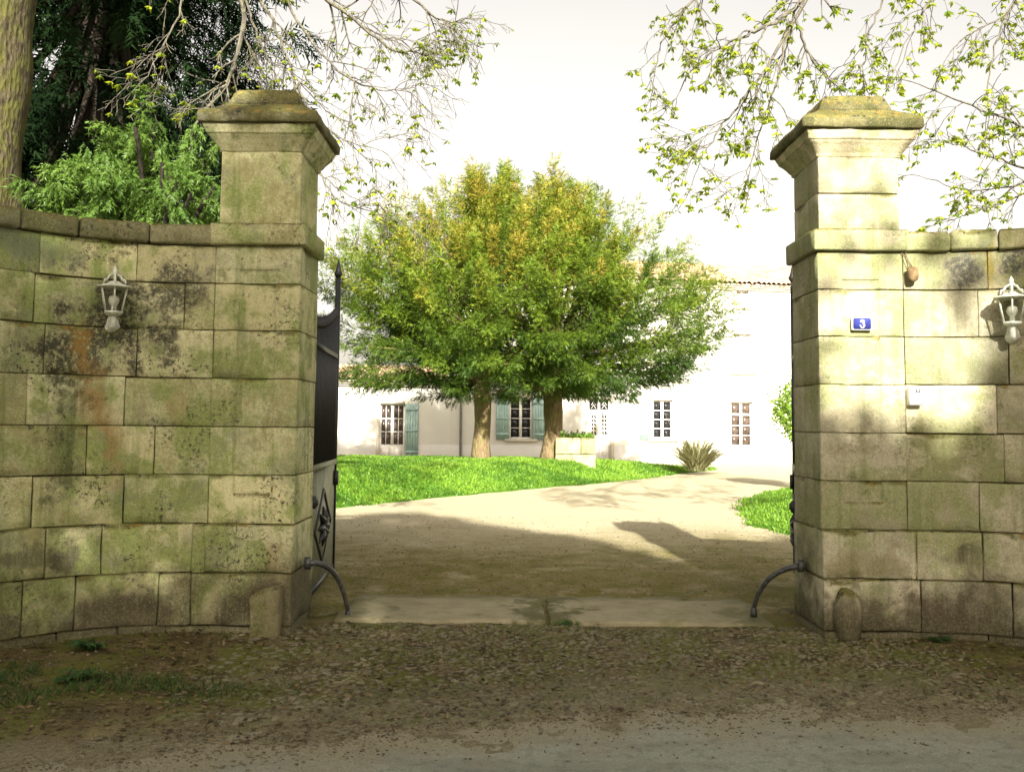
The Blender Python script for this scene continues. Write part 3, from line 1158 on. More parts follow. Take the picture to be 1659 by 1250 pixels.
M_tile = tile_material()
uW0 = hp(300, 700)[0] - 4
uJ = hp(745, 690)[0]
uE = hp(1600, 690)[0]
zWing = hp(600, 616)[1]
zMain = hp(1210, 462)[1]
house = thing('country_house', 'long pale two storey country house behind the yew trees', 'house', hmap(np.array([[0, 0, 0.0]]))[0])

OPEN = {}


def op(name, x0, y0, x1, y1):
    u0, z1 = hp(x0, y0)
    u1, z0 = hp(x1, y1)
    OPEN[name] = (u0, u1, z0, z1)
    return OPEN[name]


op('door_w', 616, 654, 655, 744)
op('win_a', 826, 644, 862, 711)
op('door_c', 954, 646, 989, 744)
op('win_b', 1058, 648, 1090, 711)
op('door_r', 1184, 651, 1220, 748)
op('up_r', 1188, 541, 1217, 603)
op('att_r', 1193, 470, 1213, 497)
for nm, src in (('up_b', 'win_b'), ('up_c', 'door_c'), ('up_a', 'win_a')):
    a = OPEN[src]
    OPEN[nm] = (a[0], a[1], OPEN['up_r'][2], OPEN['up_r'][3])
    OPEN['att_' + nm[-1]] = (a[0] + 0.12, a[1] - 0.12, OPEN['att_r'][2], OPEN['att_r'][3])


def wall_with_holes(name, u0, u1, z0, z1, holes, mat, depth=0.28):
    mb = MB()
    us = sorted({u0, u1, *[h[0] for h in holes], *[h[1] for h in holes]})
    zs = sorted({z0, z1, *[h[2] for h in holes], *[h[3] for h in holes]})
    us = [u for u in us if u0 <= u <= u1]
    zs = [z for z in zs if z0 <= z <= z1]
    for a, b in zip(us[:-1], us[1:]):
        for c, d in zip(zs[:-1], zs[1:]):
            m, k = (a + b) / 2, (c + d) / 2
            if any(h[0] < m < h[1] and h[2] < k < h[3] for h in holes):
                continue
            mb.add([(a, 0, c), (b, 0, c), (b, 0, d), (a, 0, d)], [(0, 1, 2, 3)])
    for a, b, c, d in holes:
        mb.add([(a, 0, c), (a, depth, c), (a, depth, d), (a, 0, d)], [(0, 1, 2, 3)])
        mb.add([(b, 0, c), (b, depth, c), (b, depth, d), (b, 0, d)], [(3, 2, 1, 0)])
        mb.add([(a, 0, d), (b, 0, d), (b, depth, d), (a, depth, d)], [(3, 2, 1, 0)])
        mb.add([(a, 0, c), (b, 0, c), (b, depth, c), (a, depth, c)], [(0, 1, 2, 3)])
    # end walls and back
    mb.add([(u0, 0, z0), (u0, 9, z0), (u0, 9, z1), (u0, 0, z1)], [(3, 2, 1, 0)])
    mb.add([(u1, 0, z0), (u1, 9, z0), (u1, 9, z1), (u1, 0, z1)], [(0, 1, 2, 3)])
    mb.add([(u0, 9, z0), (u1, 9, z0), (u1, 9, z1), (u0, 9, z1)], [(3, 2, 1, 0)])
    return xf(mb, hmap).build(name, mat, house)


main_holes = [OPEN[k] for k in OPEN if k != 'door_w']
wall_with_holes('wall', uJ, uE, -0.3, zMain, main_holes, M_plaster)
wall_with_holes('wing_wall', uW0, uJ - 0.002, -0.3, zWing, [OPEN['door_w']], M_plaster)


def hbox(name, mat, lo, hi, parent):
    return xf(MB().box(lo, hi), hmap).build(name, mat, parent)


# plinth pieces between the doors
zP = hp(700, 720)[1]
edges = [uW0, OPEN['door_w'][0] - 0.14, OPEN['door_w'][1] + 0.14, OPEN['door_c'][0] - 0.14, OPEN['door_c'][1] + 0.14, OPEN['door_r'][0] - 0.14, OPEN['door_r'][1] + 0.14, uE]
for a, b in ((0, 1), (2, 3), (4, 5), (6, 7)):
    hbox('plinth', M_plinth, (edges[a], -0.03, -0.3), (edges[b], 0.1, zP), house)


def window(o, cols, rows, glass, door=0.0, transom=False, surround=True, sill=True, name='window'):
    u0, u1, z0, z1 = o
    fr, bar = 0.055, 0.028
    d0, d1 = 0.12, 0.17
    mb = MB()
    mb.box((u0, d0, z0), (u0 + fr, d1, z1)).box((u1 - fr, d0, z0), (u1, d1, z1)).box((u0 + fr, d0, z1 - fr), (u1 - fr, d1, z1)).box((u0 + fr, d0, z0), (u1 - fr, d1, z0 + fr))
    um = (u0 + u1) / 2
    zb = z0 + fr + door
    if door:
        mb.box((u0 + fr, d0 + 0.012, z0 + fr), (u1 - fr, d1, zb))
        for a, b in ((u0 + fr + 0.05, um - 0.06), (um + 0.06, u1 - fr - 0.05)):
            mb.box((a, d0, z0 + fr + 0.07), (b, d0 + 0.02, zb - 0.08))
    mb.box((um - 0.05, d0 - 0.008, zb), (um + 0.05, d1 - 0.01, z1 - fr))
    zt = z1 - fr
    ztr = zt
    if transom:
        ztr = zt - 0.42
        mb.box((u0 + fr, d0 - 0.006, ztr - 0.07), (u1 - fr, d1 - 0.008, ztr))
    w = xf(mb, hmap).build(name, M_white, house)
    # panes and glazing bars
    bars = MB()
    cells = []
    for a, b in ((u0 + fr, um - 0.05), (um + 0.05, u1 - fr)):
        k = cols // 2
        zz = np.linspace(zb, ztr - (0.07 if transom else 0), rows + 1)
        for i in range(k):
            for j in range(rows):
                cells.append((a + (b - a) * i / k, a + (b - a) * (i + 1) / k, zz[j], zz[j + 1]))
        if transom:
            cells.append((a, b, ztr, zt))
    for a, b, c, d in cells:
        e = bar / 2
        bars.box((a, d0 + 0.01, c - e), (b, d1 - 0.012, c + e))
        bars.box((a - e, d0 + 0.012, c), (a + e, d1 - 0.014, d))
        hbox('pane', glass, (a + e, d0 + 0.03, c + e), (b - e, d0 + 0.036, d - e), w)
    xf(bars, hmap).build('glazing_bars', M_white, w)
    if surround:
        s = MB()
        q = 0.13
        s.box((u0 - q, -0.02, z0), (u0 - 0.004, 0.1, z1 + q)).box((u1 + 0.004, -0.02, z0), (u1 + q, 0.1, z1 + q)).box((u0 - 0.004, -0.018, z1 + 0.004), (u1 + 0.004, 0.1, z1 + q))
        xf(s, hmap).build('surround', M_trim, w)
    if sill:
        hbox('sill', M_trim, (u0 - 0.2, -0.09, z0 - 0.1), (u1 + 0.2, 0.12, z0 - 0.004), w)
    else:
        hbox('step', M_trim, (u0 - 0.25, -0.35, -0.2), (u1 + 0.25, 0.1, max(0.1, z0 - 0.005)), w)
    return w


window(OPEN['win_a'], 2, 4, M_pane)
window(OPEN['win_b'], 2, 4, M_pane)
window(OPEN['up_r'], 2, 3, M_curtain)
window(OPEN['att_r'], 2, 1, M_curtain)
for k in ('a', 'b', 'c'):
    window(OPEN['up_' + k], 2, 3, M_curtain)
    window(OPEN['att_' + k], 2, 1, M_curtain)
window(OPEN['door_r'], 2, 3, M_pane_warm, 0.62, True, True, False, 'french_window')
window(OPEN['door_w'], 4, 3, M_pane_warm, 0.5, False, True, False, 'french_window')

# double front door with iron grilles
u0, u1, z0, z1 = OPEN['door_c']
mb = MB()
um = (u0 + u1) / 2
d0, d1 = 0.12, 0.18
zt = z1 - 0.42
zg0 = z0 + 0.95
mb.box((u0, d0, z0), (u0 + 0.05, d1, z1)).box((u1 - 0.05, d0, z0), (u1, d1, z1)).box((u0 + 0.05, d0, z1 - 0.05), (u1 - 0.05, d1, z1)).box((u0 + 0.05, d0 - 0.005, zt - 0.08), (u1 - 0.05, d1, zt))
mb.box((um - 0.04, d0 - 0.004, z0), (um + 0.04, d1, z1 - 0.05))
mb.box((u0 + 0.05, d0 + 0.01, z0), (u1 - 0.05, d1, zg0))
for a, b in ((u0 + 0.05, um - 0.04), (um + 0.04, u1 - 0.05)):
    mb.box((a, d0 + 0.002, zg0), (a + 0.07, d1, zt - 0.08)).box((b - 0.07, d0 + 0.002, zg0), (b, d1, zt - 0.08)).box((a + 0.07, d0 + 0.003, zt - 0.16), (b - 0.07, d1, zt - 0.08))
    mb.box((a + 0.08, d0 - 0.004, z0 + 0.12), (b - 0.08, d0 + 0.03, zg0 - 0.12))
door = xf(mb, hmap).build('front_door', M_white, house)
for a, b in ((u0 + 0.05, um - 0.04), (um + 0.04, u1 - 0.05)):
    hbox('pane', M_pane, (a + 0.07, d0 + 0.03, zg0), (b - 0.07, d0 + 0.036, zt - 0.16), door)
    hbox('pane', M_pane, (a + 0.03, d0 + 0.03, zt), (b - 0.03, d0 + 0.036, z1 - 0.05), door)
    gr = MB()
    c = (a + b) / 2
    hw = (b - a) / 2 - 0.075
    for zc in np.linspace(zg0 + 0.12, zt - 0.28, 5):
        for s in (-1, 1):
            th = np.linspace(0, 2 * math.pi * 0.8, 14)
            pts = np.stack([c + s * hw * 0.5 + hw * 0.42 * np.cos(th), 0 * th + d0 + 0.012, zc + 0.10 * np.sin(th)], -1)
            gr.tube(pts, 0.014, 5)
    gr.tube([(c, d0 + 0.01, zg0), (c, d0 + 0.01, zt - 0.16)], 0.014, 5)
    for zc in (zt + 0.13, zt + 0.27):
        gr.tube([(c - hw, d0 + 0.01, zc - 0.1), (c, d0 + 0.01, zc + 0.06), (c + hw, d0 + 0.01, zc - 0.1)], 0.012, 5)
    xf(gr, hmap).build('grille', M_white, door)
s = MB()
s.box((u0 - 0.15, -0.025, z0), (u0 - 0.004, 0.1, z1 + 0.15)).box((u1 + 0.004, -0.025, z0), (u1 + 0.15, 0.1, z1 + 0.15)).box((u0 - 0.004, -0.023, z1 + 0.004), (u1 + 0.004, 0.1, z1 + 0.15))
xf(s, hmap).build('surround', M_trim, door)
hbox('step', M_trim, (u0 - 0.3, -0.5, -0.2), (u1 + 0.3, 0.1, max(0.1, z0 - 0.005)), door)


def shutter(u0, u1, z0, z1, tilt=0.0):
    mb = MB()
    n = 5
    for i in range(n):
        a = u0 + (u1 - u0) * i / n
        b = u0 + (u1 - u0) * (i + 1) / n
        mb.box((a + 0.004, -0.075, z0), (b - 0.004, -0.04, z1))
    sh = xf(mb, hmap).build('shutter', M_teal, house)
    for zz in (z0 + 0.22, (z0 + z1) / 2, z1 - 0.22):
        hbox('batten', M_teal, (u0 + 0.01, -0.1, zz - 0.045), (u1 - 0.01, -0.0755, zz + 0.045), sh)


a = OPEN['win_a']
shutter(hp(804, 650)[0], hp(825, 650)[0], a[2] - 0.03, a[3] + 0.02)
shutter(hp(863, 650)[0], hp(884, 650)[0], a[2] - 0.03, a[3] + 0.02)
a = OPEN['win_b']
shutter(hp(1036, 650)[0], hp(1055, 650)[0], a[2] - 0.03, a[3] + 0.02)
a = OPEN['door_w']
shutter(hp(657, 650)[0], hp(678, 650)[0], a[2] + 0.08, a[3] + 0.02)
# drain pipe
ud = hp(746, 690)[0]
xf(MB().tube([(ud, -0.09, 0), (ud, -0.09, zMain - 0.35), (ud, -0.3, zMain - 0.1)], 0.05, 8), hmap).build('drain_pipe', M_zinc, house)
# cornices
for (a, b, zt) in ((uJ - 0.1, uE, zMain), (uW0, uJ - 0.104, zWing)):
    mb = MB().box((a, -0.10, zt - 0.22), (b, 0.1, zt - 0.14)).box((a, -0.18, zt - 0.138), (b, 0.1, zt - 0.06)).box((a, -0.26, zt - 0.058), (b, 0.1, zt + 0.02))
    xf(mb, hmap).build('cornice', M_trim, house)


def tile_roof(name, a, b, ze, rise, dep):
    per = 0.21
    n = int((b - a) / per)
    v, f = [], []
    rows = int(dep / 0.42)
    us = a + np.arange(n * 6 + 1) * per / 6
    prof = np.abs(np.sin((np.arange(n * 6 + 1) / 6.0) * math.pi)) ** 0.7 * 0.085
    mb = MB()
    jit = RNG.normal(0, 0.012, (rows + 1, n + 1))
    for r in range(rows):
        y0, y1 = -0.42 + r * 0.42, -0.42 + (r + 1) * 0.42 + 0.04
        zz0 = ze + 0.03 + rise * r / rows + 0.03
        zz1 = ze + 0.03 + rise * (r + 1) / rows
        jj = jit[r][(np.arange(n * 6 + 1) // 6)]
        A = np.stack([us, np.full_like(us, y0) + jj * 2, zz0 + prof + jj], -1)
        B = np.stack([us, np.full_like(us, y1), zz1 + prof * 0.8], -1)
        C = A.copy()
        C[:, 2] -= 0.05
        k = len(us)
        i = np.arange(k - 1)
        mb.add(np.concatenate([A, B, C]), np.concatenate([np.stack([i, i + 1, k + i + 1, k + i], -1), np.stack([2 * k + i, 2 * k + i + 1, i + 1, i], -1)]))
    # back slope
    mb.add([(a, dep - 0.4, ze + rise), (b, dep - 0.4, ze + rise), (b, 2 * dep - 0.6, ze), (a, 2 * dep - 0.6, ze)], [(0, 1, 2, 3)])
    return xf(mb, hmap).build(name, M_tile, house)


tile_roof('roof', uJ - 0.15, uE + 0.2, zMain, 1.5, 4.9)
tile_roof('roof', uW0, uJ - 0.16, zWing, 0.75, 4.9)

# ------------------------------------------------------------------ iron gate leaves
M_gatepaint = plain('weathered_gate_sheet', (0.20, 0.21, 0.13), 0.55, 0.4, var=0.35, scale=6)


def gate_leaf(p0, p1, label, mirror):
    p0, p1 = np.array([*p0, 0.0]), np.array([*p1, 0.0])
    e = unit(p1 - p0)
    L = np.linalg.norm(p1 - p0)
    m = np.array([-e[1], e[0], 0]) * (1 if mirror else -1)     # towards the opening

    def g(v):
        v = np.asarray(v, float)
        return p0 + v[:, :1] * e + v[:, 1:2] * m + v[:, 2:3] * np.array([0, 0, 1.0])
    t = thing('iron_gate', label, 'gate', p0, 'iron gate leaves')
    zb, zm, zt = 0.09, 1.15, 2.22
    b = lambda name, mat, lo, hi, par=None: xf(MB().box(lo, hi), g).build(name, mat, par or t)
    b('stile', M_iron, (0, -0.02, zb), (0.045, 0.02, zt + 0.15))
    far = b('stile', M_iron, (L - 0.045, -0.025, zb), (L, 0.025, 3.0))
    xf(MB().tube([(L - 0.022, 0, 3.0), (L - 0.022, 0, 3.04), (L - 0.022, 0, 3.08), (L - 0.022, 0, 3.2)], [0.02, 0.045, 0.03, 0.003], 8), g).build('spear_head', M_iron, far)
    b('rail', M_iron, (0.045, -0.018, zb), (L - 0.045, 0.018, zb + 0.05))
    b('rail', M_gatepaint, (0.045, -0.022, zm - 0.025), (L - 0.045, 0.026, zm + 0.025))
    b('rail', M_iron, (0.045, -0.018, zt - 0.04), (L - 0.045, 0.018, zt))
    sh = b('sheet_panel', M_gatepaint, (0.045, -0.004, zb + 0.05), (L - 0.045, 0.008, zm - 0.025))
    n = int(L / 0.085)
    for i in range(1, n):
        x = 0.02 + (L - 0.04) * i / n
        bar = MB().tube([(x, 0, zm + 0.025), (x, 0, zt + 0.12 + 0.28 * (i / n) ** 2)], 0.010, 6)
        bar.tube([(x, 0, zt + 0.12 + 0.28 * (i / n) ** 2), (x, 0, zt + 0.15 + 0.28 * (i / n) ** 2), (x, 0, zt + 0.24 + 0.28 * (i / n) ** 2)], [0.011, 0.02, 0.002], 6)
        xf(bar, g).build('bar', M_iron, t, True)
    # lozenge ornament with a rosette
    c, zc, hw, hz = L * 0.5, (zb + zm) / 2 - 0.02, L * 0.30, 0.33
    mb = MB().tube([(c - hw, 0.014, zc), (c, 0.014, zc + hz), (c + hw, 0.014, zc), (c, 0.014, zc - hz), (c - hw, 0.014, zc)], 0.014, 6)
    oz = xf(mb, g).build('lozenge_moulding', M_iron, t)
    ros = MB()
    for k in range(8):
        a = k * math.pi / 4
        d = np.array([math.cos(a) * hw * 0.55, 0, math.sin(a) * hz * 0.55])
        ros.tube([np.array([c, 0.016, zc]), np.array([c, 0.03, zc]) + d * 0.5, np.array([c, 0.014, zc]) + d], [0.012, 0.035, 0.004], 6)
    xf(ros, g).build('rosette', M_iron, oz, True)
    # boss and lock box
    mb = MB().tube([(0.12, 0.0, 0.88), (0.12, 0.05, 0.88), (0.12, 0.075, 0.88)], [0.06, 0.055, 0.02], 12)
    xf(mb, g).build('boss', M_iron, t, True)
    b('lock_box', M_iron, (L - 0.13, 0.008, 0.92), (L - 0.045, 0.05, 1.06))
    for zz in (0.35, 1.75):
        xf(MB().tube([(-0.03, 0, zz), (-0.03, 0, zz + 0.13)], 0.026, 8), g).build('hinge', M_iron, t)
    return t


gfar = at_y(543, 700, 9.62)
gate_leaf((-1.655, 7.80), (gfar[0], 9.62), 'open iron gate leaf with solid lower panel behind the shaded pillar', False)
gfar = at_y(1287, 700, 9.62)
gate_leaf((2.345, 7.80), (gfar[0], 9.62), 'open iron gate leaf seen edge on behind the sunlit pillar', True)

# ------------------------------------------------------------------ iron wheel guards and guard stones
M_steel = plain('worn_iron', (0.075, 0.078, 0.075), 0.45, 0.5, 0.4, var=0.6, scale=25)


def bezier(a, b, c, n=14):
    t = np.linspace(0, 1, n)[:, None]
    return (1 - t) ** 2 * np.array(a) + 2 * t * (1 - t) * np.array(b) + t * t * np.array(c)


def wheel_guard(px, label):
    a, b, c = [at_y(*q) for q in px]
    t = thing('wheel_guard', label, 'wheel guard', (c[0], c[1], 0), 'curved iron wheel guards')
    MB().tube(bezier(a, b, c), np.linspace(0.025, 0.017, 14), 8).build('curved_bar', M_steel, t, True)
    s = 1 if a[0] < c[0] else -1
    MB().tube([a - [0.03 * s, 0, 0], a + [0.012 * s, 0, 0]], 0.05, 10).build('wall_flange', M_steel, t, True)
    MB().tube([c + [0, 0, 0.02], c - [0, 0, 0.06]], [0.022, 0.03], 8).build('foot', M_steel, t, True)


wheel_guard([(501, 912, 7.35), (550, 905, 7.5), (564, 992, 7.6)], 'curved iron wheel guard at the foot of the shaded pillar')
wheel_guard([(1295, 916, 7.42), (1232, 925, 7.5), (1221, 986, 7.6)], 'curved iron wheel guard at the foot of the sunlit pillar')

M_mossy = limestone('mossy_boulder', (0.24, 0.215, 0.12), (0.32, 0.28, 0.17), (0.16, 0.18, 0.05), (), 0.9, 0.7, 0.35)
v, f = rough_box((-1.87, 6.92, -0.1), (-1.655, 7.075, 0.36), 0.05, 0.035, 0.014, 4.4, ystep=0.05)
v[:, 0] += 0.02 * (0.3 - v[:, 2]) * 0
v[:, 2] -= 0.05 * sm(-1.7, -1.9, v[:, 0]) * sm(0.2, 0.36, v[:, 2])
tag(MB().add(v, f).build('guard_stone', M_mossy, None, True, origin=(-1.76, 7.0, 0)), 'squared mossy guard stone against the corner of the shaded pillar', 'stone')


def boulder(name, c, size, label, seed, mat, cat='stone'):
    n, m = 16, 10
    v = []
    for i in range(m + 1):
        for j in range(n):
            a, b = 2 * math.pi * j / n, math.pi * (i / m - 0.5)
            v.append((math.cos(a) * math.cos(b), math.sin(a) * math.cos(b), math.sin(b)))
    v = np.array(v)
    v = np.sign(v) * np.abs(v) ** 0.8
    v = v * (1 + 0.16 * vnoise(v + seed, 1.6, 3) + 0.07 * vnoise(v + seed, 4.5, 4))[:, None] * np.array(size) + np.array(c)
    f = [(i * n + j, i * n + (j + 1) % n, (i + 1) * n + (j + 1) % n, (i + 1) * n + j) for i in range(m) for j in range(n)]
    return tag(MB().add(v, f).build(name, mat, None, True, origin=(c[0], c[1], 0)), label, cat)


boulder('guard_stone', (2.46, 7.035, 0.16), (0.10, 0.065, 0.205), 'rounded guard stone against the front of the sunlit pillar', 3.1, M_stoneR)
c = at_z(520, 995)
boulder('mossy_stone', (c[0], c[1] + 0.02, 0.01), (0.12, 0.12, 0.05), 'low mossy stone between the shaded pillar and the threshold', 5.5, M_mossy)
c = at_z(1290, 995)
boulder('mossy_stone', (c[0], c[1] + 0.02, 0.0), (0.14, 0.15, 0.045), 'low mossy stone between the sunlit pillar and the threshold', 8.2, M_mossy)
c = at_z(436, 1078)
boulder('mossy_stone', (c[0], c[1], 0.0), (0.10, 0.07, 0.03), 'flat mossy stone half buried in front of the squared guard stone', 2.2, M_mossy)

# ------------------------------------------------------------------ wall lanterns
M_lamp = plain('weathered_white_metal', (0.66, 0.68, 0.58), 0.35, 0.5, var=0.3, scale=25)
n = NT('lantern_glass')
gl = n.new('ShaderNodeBsdfGlass')
gl.inputs['Roughness'].default_value = 0.03
gl.inputs['IOR'].default_value = 1.1
gl.inputs['Color'].default_value = (0.86, 0.88, 0.82, 1)
tp = n.new('ShaderNodeBsdfTransparent')
tp.inputs[0].default_value = (0.88, 0.89, 0.84, 1)
gs = n.new('ShaderNodeBsdfGlossy')
gs.inputs['Roughness'].default_value = 0.08
mx = n.new('ShaderNodeMixShader')
mx.inputs[0].default_value = 0.05
n.t.links.new(tp.outputs[0], mx.inputs[1])
n.t.links.new(gs.outputs[0], mx.inputs[2])
M_glass = n.done(mx.outputs[0])
n.t.nodes.remove(gl)
M_bulb = plain('milky_bulb', (0.74, 0.74, 0.68), 0.3, 0.5, var=0.05)


def lantern(mapf, sign, px, py, label):
    s, z = wall_pt(mapf, px, py, sign)
    p = mapf(np.array([[s, 0, z]]))[0]
    q = mapf(np.array([[s, -0.1, z]]))[0]
    nrm = unit(q - p)
    right = np.cross(nrm, [0, 0, 1])
    right = -right

    def g(v):
        v = np.asarray(v, float)
        return p + v[:, :1] * right + v[:, 1:2] * nrm + v[:, 2:3] * np.array([0, 0, 1.0])
    t = thing('wall_lantern', label, 'lantern', p, 'white wall lanterns')
    # origin: wall plate centre; lantern body stands 0.13 m out
    D = 0.125
    hexa = lambda r, zz, k=6: np.array([(r * math.cos(a), D + r * math.sin(a), zz) for a in np.arange(k) * 2 * math.pi / k + math.pi / 6])
    pl = MB()
    ring = []
    for i, (sc, yy) in enumerate(((1.0, 0.0), (1.0, 0.014), (0.72, 0.026), (0.3, 0.032))):
        th = np.arange(16) * 2 * math.pi / 16
        rad = np.where(np.sin(th) < 0, 1.15, 0.85) * (1 + 0.08 * np.cos(3 * th))
        ring.append(np.stack([0.050 * sc * rad * np.cos(th), 0 * th + yy, 0.064 * sc * rad * np.sin(th)], -1))
    R = np.concatenate(ring)
    f = [(i * 16 + j, i * 16 + (j + 1) % 16, i * 16 + 16 + (j + 1) % 16, i * 16 + 16 + j) for i in range(3) for j in range(16)] + [tuple(range(48, 64))]
    xf(pl.add(R, f), g).build('wall_plate', M_lamp, t, True)
    xf(MB().tube(bezier((0, 0.02, -0.035), (0, D + 0.02, -0.085), (0, D, 0.055)), np.linspace(0.026, 0.02, 14), 10), g).build('bracket_arm', M_lamp, t, True)
    z0, z1 = 0.065, 0.245
    r0, r1 = 0.062, 0.098

    def cone(name, rings, mat, k=6, smooth=False):
        P = np.concatenate([hexa(r, zz, k) for r, zz in rings])
        m = len(rings)
        f = [(i * k + j, i * k + (j + 1) % k, i * k + k + (j + 1) % k, i * k + k + j) for i in range(m - 1) for j in range(k)]
        f += [tuple(range(k))[::-1], tuple(range((m - 1) * k, m * k))]
        return xf(MB().add(P, f), g).build(name, mat, t, smooth)
    cone('base_cup', [(0.022, z0 - 0.03), (0.045, z0 - 0.022), (r0 + 0.008, z0 - 0.006), (r0 + 0.010, z0 + 0.006), (r0, z0 + 0.008)], M_lamp)
    A, B = hexa(r0, z0 + 0.006), hexa(r1, z1)
    for i in range(6):
        xf(MB().tube([A[i], B[i]], 0.0062, 5), g).build('post', M_lamp, t)
        j = (i + 1) % 6
        ins = lambda w: w + 0.0
        xf(MB().add([A[i], A[j], B[j], B[i]], [(0, 1, 2, 3)]), g).build('pane', M_glass, t)
    roof = cone('roof', [(0.120, z1 - 0.002), (0.126, z1 + 0.004), (0.122, z1 + 0.009), (0.085, z1 + 0.018), (0.050, z1 + 0.030), (0.030, z1 + 0.046)], M_lamp, 18, True)
    cr = MB()
    for i in range(6):
        a = i * math.pi / 3 + math.pi / 6
        e = np.array([math.cos(a), math.sin(a), 0])
        c0 = np.array([0, D, z1])
        cr.tube([c0 + e * 0.085 + [0, 0, 0.028], c0 + e * 0.078 + [0, 0, 0.055], c0 + e * 0.055 + [0, 0, 0.062], c0 + e * 0.042 + [0, 0, 0.085], c0 + e * 0.016 + [0, 0, 0.098]], [0.006, 0.007, 0.006, 0.007, 0.006], 5)
    xf(cr, g).build('cresting', M_lamp, roof, True)
    xf(MB().tube([(0, D, z1 + 0.045), (0, D, z1 + 0.09), (0, D, z1 + 0.105), (0, D, z1 + 0.115), (0, D, z1 + 0.13), (0, D, z1 + 0.145), (0, D, z1 + 0.165)], [0.012, 0.012, 0.026, 0.012, 0.018, 0.010, 0.002], 10), g).build('finial', M_lamp, roof, True)
    zz = np.linspace(0, 1, 10)
    rr = np.where(zz < 0.35, 0.018, 0.018 + 0.02 * np.sin(np.clip((zz - 0.35) / 0.65, 0, 1) * math.pi) ** 0.7)
    rr[-1] = 0.004
    xf(MB().tube(np.stack([0 * zz, 0 * zz + D, z0 + 0.005 + zz * 0.125], -1), rr, 12), g).build('bulb', M_bulb, t, True)
    return t


lantern(MAPL, -1, 182, 523, 'weathered white wall lantern on the mossy wall left of the gateway')
lantern(map_right, 1, 1640, 540, 'weathered white wall lantern on the wall right of the number plate')

# ------------------------------------------------------------------ number plate, letter box, hanging weight
M_blue = plain('blue_enamel', (0.035, 0.045, 0.22), 0.25, 0.5, var=0.1)
M_enamel = plain('white_enamel', (0.75, 0.75, 0.73), 0.3, 0.5, var=0.05)
a, b = at_y(1379, 535, YF), at_y(1411, 514, YF)
pc = np.array([(a[0] + b[0]) / 2, YF, (a[2] + b[2]) / 2])
hw, hh = (b[0] - a[0]) / 2, (b[2] - a[2]) / 2


def rrect(hw, hh, r, y0, y1, c):
    v = []
    for y in (y0, y1):
        for k, (sx, sz) in enumerate(((1, 1), (-1, 1), (-1, -1), (1, -1))):
            for i in range(5):
                t = (k + i / 4) * math.pi / 2
                v.append((c[0] + sx * (hw - r) + r * math.cos(t), c[1] + y, c[2] + sz * (hh - r) + r * math.sin(t)))
    n = 20
    f = [(j, (j + 1) % n, n + (j + 1) % n, n + j) for j in range(n)] + [tuple(range(n))[::-1], tuple(range(n, 2 * n))]
    return MB().add(v, [tuple(reversed(q)) for q in f])


plate = thing('number_plate', 'small blue enamel plate with a white 3 on the sunlit pillar', 'sign', pc)
rrect(hw, hh, 0.010, 0.004, -0.020, pc).build('border_plate', M_enamel, plate)
rrect(hw - 0.008, hh - 0.008, 0.014, -0.0195, -0.0225, pc).build('blue_field', M_blue, plate)


def stroke(path, widths):
    path = np.array(path)
    d = unit(np.gradient(path, axis=0))
    nn = np.stack([-d[:, 1], d[:, 0]], -1)
    w = np.array(widths)[:, None] / 2
    A, B = path + nn * w, path - nn * w
    k = len(path)
    v = np.concatenate([A, B])
    f = [(i, i + 1, k + i + 1, k + i) for i in range(k - 1)]
    return v, f


num = MB()
H3 = hh * 0.62
for cy, r, a0, a1 in ((0.46, 0.42, 165, -80), (-0.42, 0.52, 85, -165)):
    th = np.radians(np.linspace(a0, a1, 22))
    wd = 0.20 + 0.22 * np.clip(np.cos(th), 0, 1)
    v, f = stroke(np.stack([0.92 * r * np.cos(th), cy + r * np.sin(th)], -1), wd)
    v = np.stack([pc[0] + v[:, 0] * H3, np.full(len(v), YF - 0.0238), pc[2] + v[:, 1] * H3], -1)
    num.add(v, [tuple(reversed(q)) for q in f])
for cx_, cz_ in ((-0.33, 0.50), (-0.42, -0.48)):
    th = np.arange(12) * math.pi / 6
    num.add(np.stack([pc[0] + (cx_ + 0.15 * np.cos(th)) * H3, np.full(12, YF - 0.0242), pc[2] + (cz_ + 0.15 * np.sin(th)) * H3], -1), [tuple(range(12))])
num.build('numeral', M_enamel, plate)

M_plastic = plain('white_plastic', (0.78, 0.76, 0.70), 0.4, 0.4, var=0.06)
M_dark = plain('dark_plastic', (0.03, 0.03, 0.03), 0.4, 0.4)
s0, z0 = wall_pt(map_right, 1479, 642, 1)
bp = map_right(np.array([[s0, 0, z0]]))[0]
bell = thing('bell_box', 'small white bell box on the wall right of the sunlit pillar', 'bell box', bp)
v, f = rough_box((bp[0] - 0.050, YF - 0.065, z0 - 0.068), (bp[0] + 0.050, YF + 0.01, z0 + 0.068), 0.05, 0.006, 0, 1)
MB().add(v, f).build('housing', M_plastic, bell, True)
MB().box((bp[0] - 0.008, YF - 0.0665, z0 + 0.028), (bp[0] + 0.030, YF - 0.0645, z0 + 0.052)).build('push_frame', M_dark, bell)
MB().box((bp[0] + 0.002, YF - 0.069, z0 + 0.034), (bp[0] + 0.018, YF - 0.0666, z0 + 0.046)).build('push_button', M_plastic, bell)

